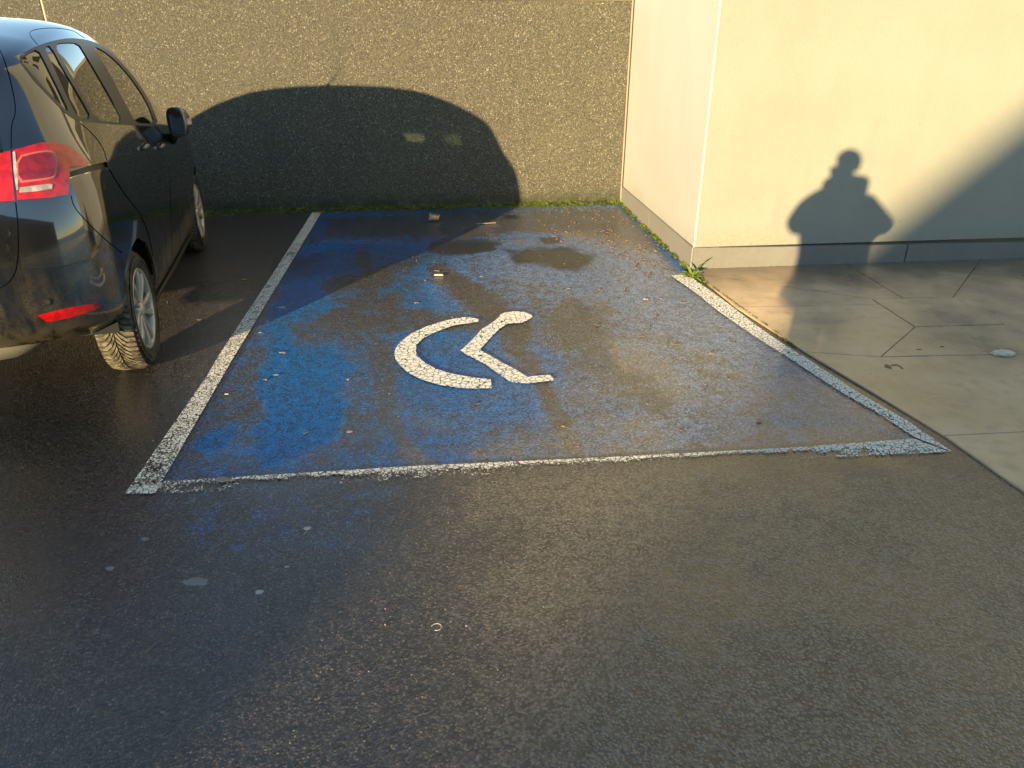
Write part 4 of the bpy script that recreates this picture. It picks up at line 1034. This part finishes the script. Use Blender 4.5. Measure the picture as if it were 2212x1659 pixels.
def moss_strip(name, p0, p1, n, wd, hmax, dens_f, seed):
    r_ = random.Random(seed); bm = bmesh.new(); p0 = Vector(p0); p1 = Vector(p1); d = (p1-p0); L = d.length; d.normalize(); nn = Vector((d.y, -d.x))
    for _ in range(n):
        t = r_.random(); k = dens_f(t)
        if r_.random() > k: continue
        o_ = abs(r_.gauss(0, .45))*wd; c = p0+d*(t*L)+nn*o_; h = hmax*r_.random()*max(.15, 1-o_/wd)
        s = r_.uniform(.003, .009); a = r_.uniform(0, 6.28)
        q = Vector((c.x, c.y, h)); e1 = Vector((math.cos(a), math.sin(a), r_.uniform(-.4, .7)))*s; e2 = Vector((-math.sin(a), math.cos(a), r_.uniform(-.3, .9)))*s*.7
        bm.faces.new([bm.verts.new(q-e1), bm.verts.new(q+e2), bm.verts.new(q+e1), bm.verts.new(q-e2)])
    o_ = bm_obj(name, bm, M_moss); return tag(o_, kind='stuff')
def nz(t, f, s): return max(0., min(1., (mnoise.noise(Vector((t*f, s, 0)))+.25)*1.6))
o = moss_strip('moss', (wl[0]+.02, wl[1]-.01), (wr[0], wr[1]-.01), 26000, .09, .045, lambda t: .25+.75*nz(t, 22, 1.7)*(1 if t > .55 else .7), 3); tag(o, 'strip of moss and tiny leaves along the foot of the aggregate wall', 'moss')
o = moss_strip('moss', (wr[0]-.012, wr[1]), (Wc[0]-.012, Wc[1]), 9000, .045, .025, lambda t: nz(t, 16, 5.2), 4); tag(o, 'moss patches along the foot of the side plinth', 'moss')
o = moss_strip('moss', (P1[0]-.004, P1[1]), (K2[0]-.004, K2[1]), 5000, .014, .010, lambda t: nz(t, 18, 8.2)*(1-t*.7), 5); tag(o, 'thin moss in the joint between white line and paving', 'moss')
o = moss_strip('moss', (Wc[0], Wc[1]-.014), (Wc[0]+dw.x*3, Wc[1]+dw.y*3-.014), 3500, .016, .008, lambda t: nz(t, 20, 3.2), 6); tag(o, 'thin moss under the front plinth', 'moss')

# ------------------------------------------------------------------ litter
M_cup = grainy('brown_paper', (.62, .42, .22), .7, .15, 80, .1); M_white = flat('white_paper', (.46, .43, .39), .7); M_ink = flat('black_print', (.022, .016, .012), .6); M_cream = flat('cream_print', (.62, .50, .32), .7)
pc_ = G(937.5, 478.5); cup = empty('paper_cup', (pc_.x, pc_.y+.03, 0)); tag(cup, 'brown paper coffee cup lying on its side near the wall', 'cup')
r0, r1, LC = .039, .0275, .092; tilt = math.atan((r0-r1)/LC)
# local Y of the lathe runs from the base (+) towards the mouth; the mouth lies to the left
MCu = Matrix.Rotation(R(10), 4, 'Z') @ Matrix.Translation((LC/2, 0, r1+.0008)) @ Matrix.Rotation(-tilt*-1, 4, 'Y') @ Matrix.Rotation(R(90), 4, 'Z')
bm = bmesh.new(); add_lathe(bm, [(.001, .006), (r1-.002, .006), (r1-.001, 0), (r1, 0), (r0, LC), (r0-.0012, LC), (r1-.0015, .007)], 40, MCu); bm_obj('cup_body', bm, M_cup, cup, True)
bm = bmesh.new(); add_lathe(bm, [(r0+.0016*math.cos(t)-.0004, LC+.0016*math.sin(t)) for t in np.linspace(0, 2*math.pi, 9)[:-1]], 40, MCu, True); bm_obj('cup_rim', bm, M_white, cup, True)
def on_cup(a, ang, lift): rr = r1+(r0-r1)*a/LC+lift; return MCu @ Vector((rr*math.cos(ang), a, rr*math.sin(ang)))
# the label faces the viewer: with local Y pointing to -X, the viewer side is local +X turned... found by angle ANG
ANG0 = None
best = max(((on_cup(LC/2, t, 0)-on_cup(LC/2, t+math.pi, 0)).normalized().dot(Vector((0, -.62, .78))), t) for t in np.linspace(0, 2*math.pi, 73))[1]
def patch(name, a0, a1, h0, h1, lift, mat):
    bm = bmesh.new(); n = 8; rows_ = [[bm.verts.new(on_cup(a0+(a1-a0)*i/6, best+h0+(h1-h0)*j/n, lift)) for j in range(n+1)] for i in range(7)]
    for i in range(6):
        for j in range(n): bm.faces.new((rows_[i][j], rows_[i][j+1], rows_[i+1][j+1], rows_[i+1][j]))
    return bm_obj(name, bm, mat, cup, True)
up_s = 1 if on_cup(LC/2, best+.3, 0).z > on_cup(LC/2, best, 0).z else -1
patch('label', .010, .084, up_s*-.05, up_s*.85, .0006, M_ink)
fc = bpy.data.curves.new('lettering', 'FONT'); fc.body = 'KOFFIE'; fc.align_x = 'CENTER'; fc.align_y = 'CENTER'; fc.size = .0205
fo = bpy.data.objects.new('lettering', fc); col.objects.link(fo); dg = bpy.context.evaluated_depsgraph_get(); dg.update()
fm = bpy.data.meshes.new_from_object(fo.evaluated_get(dg)); bpy.data.objects.remove(fo)
for v_ in fm.vertices:
    sx, ty = v_.co.x*.98, v_.co.y       # upside down: text starts at the base end
    v_.co = on_cup(.047-(-sx), best+up_s*(.40-ty/.033), .0013)
fm.materials.clear(); fm.materials.append(M_cream); lo_ = bpy.data.objects.new('lettering', fm); col.objects.link(lo_); lo_.parent = cup
# hair tie, cigarette ends, stick, scraps
p = G(943, 1356); ht = empty('hair_tie', (p.x, p.y, 0)); bm = bmesh.new(); add_tube(bm, [(.0155*math.cos(t), .0145*math.sin(t), .002) for t in np.linspace(R(-105), R(170), 26)], .0011, 6)
bpy.data.objects.remove(ht); o = bm_obj('hair_tie', bm, flat('clear_plastic', (.5, .48, .44), .3), None, True); o.location = (p.x, p.y, .001); tag(o, 'small open pale plastic ring lying on bare asphalt', 'plastic ring')
def cig(px, az, label):
    p = G(*px); e_ = empty('cigarette_end', (p.x, p.y, .005), az); tag(e_, label, 'cigarette end', 'cigarette ends dropped on the asphalt')
    bm = bmesh.new(); add_tube(bm, [(-.012, 0, 0), (.010, 0, 0)], .0042, 12); bm_obj('filter', bm, M_orange, e_, True)
    bm = bmesh.new(); add_tube(bm, [(.0102, 0, 0), (.020, 0, 0)], .0041, 12); bm_obj('paper_tip', bm, M_white, e_, True)
M_orange = flat('cork_paper', (.62, .27, .06), .6)
cig((529, 605), R(190), 'cigarette end on dark asphalt between the car and the white line')
cig((1396, 648), R(160), 'cigarette end on the pale worn right side of the blue bay')
def ground_z(p):
    i = min(max(int(round((p.x-gx0)/gs)), 0), NX-1); j = min(max(int(round((p.y-gy0)/gs)), 0), NY-1)
    return float(verts[j*NX+i, 2])
def blobmesh(r, seed, th=.0008, n=30, jag=.25, asp=1.6):
    r_ = random.Random(seed); bm = bmesh.new(); ph = [r_.uniform(0, 6.28) for _ in range(4)]
    c = bm.verts.new((0, 0, th)); ring = []; low = []
    for k in range(n):
        t = 2*math.pi*k/n; rr = r*(1+jag*(math.sin(2*t+ph[0])*.5+math.sin(3*t+ph[1])*.35+math.sin(5*t+ph[2])*.3+math.sin(7*t+ph[3])*.25+math.sin(11*t+ph[0]*3)*.14+math.sin(13*t+ph[1]*2)*.10))
        ring.append(bm.verts.new((rr*.85*math.cos(t)*asp**.5, rr*.85*math.sin(t)/asp**.5, th*.8))); low.append(bm.verts.new((rr*math.cos(t)*asp**.5, rr*math.sin(t)/asp**.5, -.0008)))
    for k in range(n): bm.faces.new((c, ring[k], ring[(k+1) % n])); bm.faces.new((ring[k], low[k], low[(k+1) % n], ring[(k+1) % n]))
    return bm
M_gum = grainy('old_gum', (.17, .165, .16), .6, .25, 70); M_gum2 = grainy('pale_gum', (.34, .33, .31), .6, .2, 70)
gums = [((423, 1255), .030, 'largest grey gum spot, alone on the dark asphalt at lower left', 0), ((560, 1277), .012, 'round pale gum spot right of the largest grey one', 1), ((664, 1140), .012, 'pale gum spot with a thin tail below the white end line', 1),
        ((237, 1226), .013, 'faint gum spot left of the largest grey one', 0), ((313, 1163), .013, 'faint gum spot just below the near left corner of the bay', 0), ((482, 1038), .026, 'flat grey gum spot on the worn white end line', 0), ((755, 931), .011, 'small grey gum spot on the blue paint near the end line', 1),
        ((608, 664), .018, 'long pale smear of gum right of the white line', 1), ((577, 694), .010, 'little pale gum spot at the edge of the car shadow', 1), ((630, 655), .009, 'little grey gum spot beside the long smear', 0), ((562, 717), .009, 'pale scrap of gum close to the white line in the sun', 1),
        ((520, 647), .011, 'small grey gum spot in the car shadow left of the white line', 0), ((536, 630), .009, 'small grey gum spot in the shadow beside the cigarette end', 0), ((430, 690), .010, 'small grey gum spot in the shadow close to the rear wheel', 0), ((620, 1223), .006, 'tiny white gum fleck right of the round pale spot', 1),
        ((1040, 596), .011, 'round cream gum spot above the wheelchair symbol', 1), ((1072, 483+30), .010, 'small grey gum spot on the worn paint near the dark stain', 0), ((663, 450+60), .010, 'small pale gum spot in shadow near the far end of the white line', 1), ((1462, 742), .009, 'small orange brown gum spot on the pale tan patch', 0)]
for px, r_, lab, kd in gums:
    p = G(*px); o = bm_obj('gum_spot', blobmesh(r_, int(px[0])), (M_gum, M_gum2)[kd]); o.location = (p.x, p.y, ground_z(p)+(.0010 if px != (482, 1038) else .0085)); tag(o, lab, 'gum spot', 'old gum spots on the asphalt')
bm = bmesh.new(); add_tube(bm, [(0, 0, 0), (.004, -.02, 0), (-.002, -.045, 0)], [.0015, .001, .0006], 6); o = bm_obj('gum_thread', bm, M_gum2); p = G(664, 1142); o.location = (p.x, p.y, .006)
tag(o, 'thin thread of gum trailing from a pale spot', 'gum thread')
bm = bmesh.new(); add_tube(bm, [(-.09, -.02, .004), (0, .001, .005), (.09, .022, .004)], .0028, 6); o = bm_obj('wooden_stick', bm, flat('pale_wood', (.52, .33, .20), .7)); p = G(1051, 484); o.location = (p.x, p.y, .003); tag(o, 'thin pale wooden stick lying near the edge of the car shadow', 'stick')
def scrap(name, px, r_, mat, lab, cat, th=.004, asp=1.6, jag=.3, seed=0, z=.004):
    p = G(*px); o = bm_obj(name, blobmesh(r_, seed or int(px[0]), th, 18, jag, asp), mat); o.location = (p.x, p.y, z); return tag(o, lab, cat)
scrap('paper_scrap', (490, 853), .007, M_white, 'tiny white rectangular scrap on blue paint beside the white line', 'paper scrap', asp=2.6, jag=.08)
scrap('paper_scrap', (950, 596), .020, M_white, 'torn white scrap of paper on the light blue paint', 'paper scrap', asp=2.0, jag=.6, th=.012)
M_dry = grainy('dry_leaf', (.20, .12, .06), .7, .35, 60); M_dry2 = grainy('pale_dry_leaf', (.30, .23, .14), .7, .3, 60)
for i, (px, lab, mt) in enumerate([((945, 586), 'small dry leaf just behind the torn white paper scrap', M_dry2), ((1197, 511), 'pale curled leaf behind the brown wet stain', M_dry2), ((1290, 703), 'dark leaf fragment right of the wheelchair symbol head', M_dry), ((1387, 727), 'brown leaf fragment at the head of the tan patch', M_dry), ((610, 700+63), 'tan leaf fragment on the white line side of the blue paint', M_dry2), ((1475, 655), 'pale dry leaf near the right white line', M_dry2), ((900, 655), 'thin pale twig scrap above the wheelchair symbol', M_dry2), ((1460, 745), 'brown leaf on the bright tan patch near the right line', M_dry)]):
    scrap('dry_leaf', px, .012, mt, lab, 'leaf', .002, 2.0, .5, 40+i)
# white lump and leaf remains on the paving
p = G(2166, 769); bm = bmesh.new(); bmesh.ops.create_icosphere(bm, subdivisions=4, radius=1)
for v_ in bm.verts:
    c = v_.co; n_ = mnoise.noise(c*2.2)*.35+mnoise.noise(c*6)*.16; v_.co = Vector((c.x*.062, c.y*.034, max(c.z, -.3)*.017))*(1+n_)
for f_ in bm.faces: f_.smooth = True
o = bm_obj('crumpled_tissue', bm, grainy('tissue', (.50, .45, .36), .8, .25, 50), None, True); o.location = (p.x, p.y, .016); tag(o, 'flattened pale crumpled tissue on the paving at the right edge', 'tissue')
p = G(1926, 794); lr = empty('squashed_leaf', (p.x, p.y, .008)); tag(lr, 'squashed brown leaf remains on the beige paving', 'leaf')
r2 = random.Random(5)
for k in range(7):
    bm = blobmesh(r2.uniform(.006, .014), k+90, .003, 10, .5, 2.5); o = bm_obj('leaf_fragment', bm, M_dry, lr); o.location = (r2.uniform(-.04, .05), r2.uniform(-.02, .02), 0); o.rotation_euler = (0, 0, r2.uniform(0, 3))
for i, (px, lab) in enumerate([((2034, 752), 'short dark twig on the paving below the tissue level'), ((1985, 758), 'dark crumb on the diagonal paving joint')]):
    scrap('twig_fragment', px, .009, M_ink, lab, 'twig', .003, 3, .3, 70+i, .008)
# scattered wood chips and grit: nobody could count them
def chips(name, regions, mat, seed, zmax=.004, size=(.004, .012)):
    r_ = random.Random(seed); bm = bmesh.new()
    for poly, n in regions:
        xs_ = [p[0] for p in poly]; ys_ = [p[1] for p in poly]; k = 0
        while k < n:
            x, y = r_.uniform(min(xs_), max(xs_)), r_.uniform(min(ys_), max(ys_))
            if seg_dist(np.array([x]), np.array([y]), poly)[0] < 0: continue
            if mnoise.noise(Vector((x*.02, y*.05, seed)))+r_.uniform(-.3, .5) < 0: continue
            k += 1; p = G(x, y); a = r_.uniform(0, 3.14); L = r_.uniform(*size); w_ = L*r_.uniform(.25, .6)
            M = Matrix.Translation((p.x, p.y, zmax*.5)) @ Matrix.Rotation(a, 4, 'Z') @ Matrix.Rotation(r_.uniform(-.3, .3), 4, 'X')
            add_box(bm, -L, L, -w_, w_, -.002, r_.uniform(.001, zmax), M)
    o_ = bm_obj(name, bm, mat); return tag(o_, kind='stuff')
b = NB('wood_chip'); n = b.vor(60, out='Color'); cs = b.new('ShaderNodeSeparateColor'); b.link(n, cs.inputs[0]); M_chip = b.set(Base_Color=b.ramp(cs.outputs[0], [(0, (.07, .04, .02)), (.5, (.20, .125, .07)), (1, (.34, .25, .15))]), Roughness=.75)
o = chips('leaf_litter', [([(1280, 455), (1345, 452), (1400, 500), (1460, 580), (1400, 610), (1340, 560), (1300, 520)], 170), ([(1150, 455), (1290, 452), (1330, 540), (1200, 520)], 60), ([(1250, 560), (1400, 580), (1480, 680), (1380, 700)], 22), ([(700, 470), (1500, 470), (1700, 950), (500, 950)], 26)], M_chip, 11); tag(o, 'scattered dry wood chips and leaf bits in the far corner of the bay', 'leaf litter')
o = chips('grit', [([(440, 458), (1340, 440), (1340, 455), (440, 475)], 330), ([(700, 460), (1340, 445), (1400, 560), (700, 600)], 110), ([(300, 620), (2100, 620), (2100, 1500), (300, 1500)], 50)], flat('pale_grit', (.30, .27, .22), .7), 12, .0025, (.001, .003)); tag(o, 'pale grit scattered over the asphalt', 'grit')

# ------------------------------------------------------------------ the photographer, whose shadow falls on the cream wall
def skinned(name, nodes, edges_, mat, parent, sub=2):
    me = bpy.data.meshes.new(name); me.from_pydata([n[0] for n in nodes], edges_, []); o = bpy.data.objects.new(name, me); col.objects.link(o)
    m = o.modifiers.new('skin', 'SKIN'); m.use_smooth_shade = True
    for i, n in enumerate(nodes): sv_ = me.skin_vertices[0].data[i]; rr = n[1]; sv_.radius = rr if isinstance(rr, tuple) else (rr, rr); sv_.use_root = (i == 0)
    m2 = o.modifiers.new('sub', 'SUBSURF'); m2.levels = sub; m2.render_levels = sub
    dg = bpy.context.evaluated_depsgraph_get(); dg.update(); nm = bpy.data.meshes.new_from_object(o.evaluated_get(dg)); bpy.data.objects.remove(o)
    nm.name = name; nm.materials.clear(); nm.materials.append(mat); nm.polygons.foreach_set('use_smooth', [True]*len(nm.polygons))
    o = bpy.data.objects.new(name, nm); col.objects.link(o); o.parent = parent; return o
M_skin = grainy('skin', (.42, .25, .18), .55, .1, 20, .05); M_coat = grainy('dark_coat', (.035, .04, .05), .85); M_jean = grainy('dark_trousers', (.025, .03, .045), .85); M_shoe = flat('shoe_leather', (.02, .018, .016), .5); M_hair = grainy('short_hair', (.04, .028, .018), .8, .3, 200)
PXo, PYo = -.005, -.16
pe = empty('person', (PXo, PYo, 0)); pe.scale = (1, 1, 1.015); tag(pe, 'person in a dark padded coat holding up a phone with both hands', 'person')
skinned('body', [((0, .0, 1.02), .13), ((0, 0, 1.28), .14), ((0, -.01, 1.46), (.12, .09)), ((0, 0, 1.53), .055), ((0, .015, 1.60), .058), ((0, .03, 1.69), (.078, .092)), ((0, .025, 1.765), (.062, .075)), ((0, .11, 1.665), .012),
                 ((-.105, 0, .92), .085), ((-.115, .01, .50), .055), ((-.12, -.01, .10), .038), ((.105, 0, .92), .085), ((.115, .01, .50), .055), ((.12, -.01, .10), .038)],
        [(0, 1), (1, 2), (2, 3), (3, 4), (4, 5), (5, 6), (5, 7), (0, 8), (8, 9), (9, 10), (0, 11), (11, 12), (12, 13)], M_skin, pe)
skinned('coat', [((0, 0, 1.02), (.27, .16)), ((0, 0, .84), (.28, .15)), ((0, 0, 1.22), (.26, .16)), ((0, -.01, 1.38), (.22, .13)), ((0, -.01, 1.47), (.11, .09)), ((0, .01, 1.63), .15),
                 ((-.19, -.01, 1.40), .110), ((-.345, .01, 1.23), .090), ((-.21, .08, 1.40), .080), ((-.065, .115, 1.50), .055),
                 ((.19, -.01, 1.40), .110), ((.38, .01, 1.23), .090), ((.22, .08, 1.40), .080), ((.065, .115, 1.50), .055)],
        [(0, 1), (0, 2), (2, 3), (3, 4), (4, 5), (3, 6), (6, 7), (7, 8), (8, 9), (3, 10), (10, 11), (11, 12), (12, 13)], M_coat, pe)
skinned('trousers', [((0, 0, .92), (.17, .12)), ((-.11, 0, .80), .098), ((-.12, .01, .48), .075), ((-.125, -.01, .09), .065), ((.11, 0, .80), .098), ((.12, .01, .48), .075), ((.125, -.01, .09), .065)], [(0, 1), (1, 2), (2, 3), (0, 4), (4, 5), (5, 6)], M_jean, pe)
for s_ in (-1, 1):
    skinned('shoe', [((s_*.12, -.05, .045), (.045, .042)), ((s_*.125, .05, .045), (.048, .04)), ((s_*.135, .16, .035), (.042, .03))], [(0, 1), (1, 2)], M_shoe, pe)
    palm = skinned('hand', [((s_*.062, .125, 1.515), .026), ((s_*.048, .130, 1.550), (.028, .018)), ((s_*.042, .134, 1.575), (.028, .015)), ((s_*.030, .118, 1.575), .010), ((s_*.020, .114, 1.595), .009)], [(0, 1), (1, 2), (1, 3), (3, 4)], M_skin, pe)
    for k in range(4):
        zz = 1.550+k*.0155; ln_ = (.050, .060, .064, .056)[k]
        skinned('finger', [((s_*.044, .142, zz), .0085), ((s_*(.050-ln_*.3), .158, zz+.006), .008), ((s_*(.052-ln_*.6), .162, zz+.012), .007)], [(0, 1), (1, 2)], M_skin, palm, 1)
bm = bmesh.new(); bmesh.ops.create_uvsphere(bm, u_segments=24, v_segments=16, radius=1, matrix=Matrix.Translation((0, .012, 1.735)) @ Matrix.Diagonal((.087, .104, .085, 1)))
bmesh.ops.delete(bm, geom=[v_ for v_ in bm.verts if v_.co.z < 1.70 and v_.co.y > -.02 or v_.co.z < 1.66], context='VERTS'); bm_obj('hair', bm, M_hair, pe, True)
for s_ in (-1, 1):
    bm = bmesh.new(); bmesh.ops.create_uvsphere(bm, u_segments=12, v_segments=8, radius=1, matrix=Matrix.Translation((s_*.079, .015, 1.685)) @ Matrix.Diagonal((.010, .020, .032, 1))); bm_obj('ear', bm, M_skin, pe, True)
    bm = bmesh.new(); bmesh.ops.create_uvsphere(bm, u_segments=12, v_segments=8, radius=.012, matrix=Matrix.Translation((s_*.031, .098, 1.698))); bm_obj('eye', bm, M_white, pe, True)
ph = empty('smartphone', (0, -.0205, 1.664), 0); ph.rotation_euler = (-PITCH, 0, 0); tag(ph, 'black smartphone held up in both hands in front of the face', 'phone')
bm = bmesh.new(); add_box(bm, -.080, .080, -.004, .004, -.038, .038); bmesh.ops.bevel(bm, geom=bm.edges[:], offset=.003, segments=2, affect='EDGES'); bm_obj('phone_case', bm, M_black, ph, True)
bm = bmesh.new(); add_box(bm, -.074, .074, -.0046, -.0041, -.034, .034); bm_obj('screen', bm, flat('screen_glass', (.02, .02, .025), .1), ph)
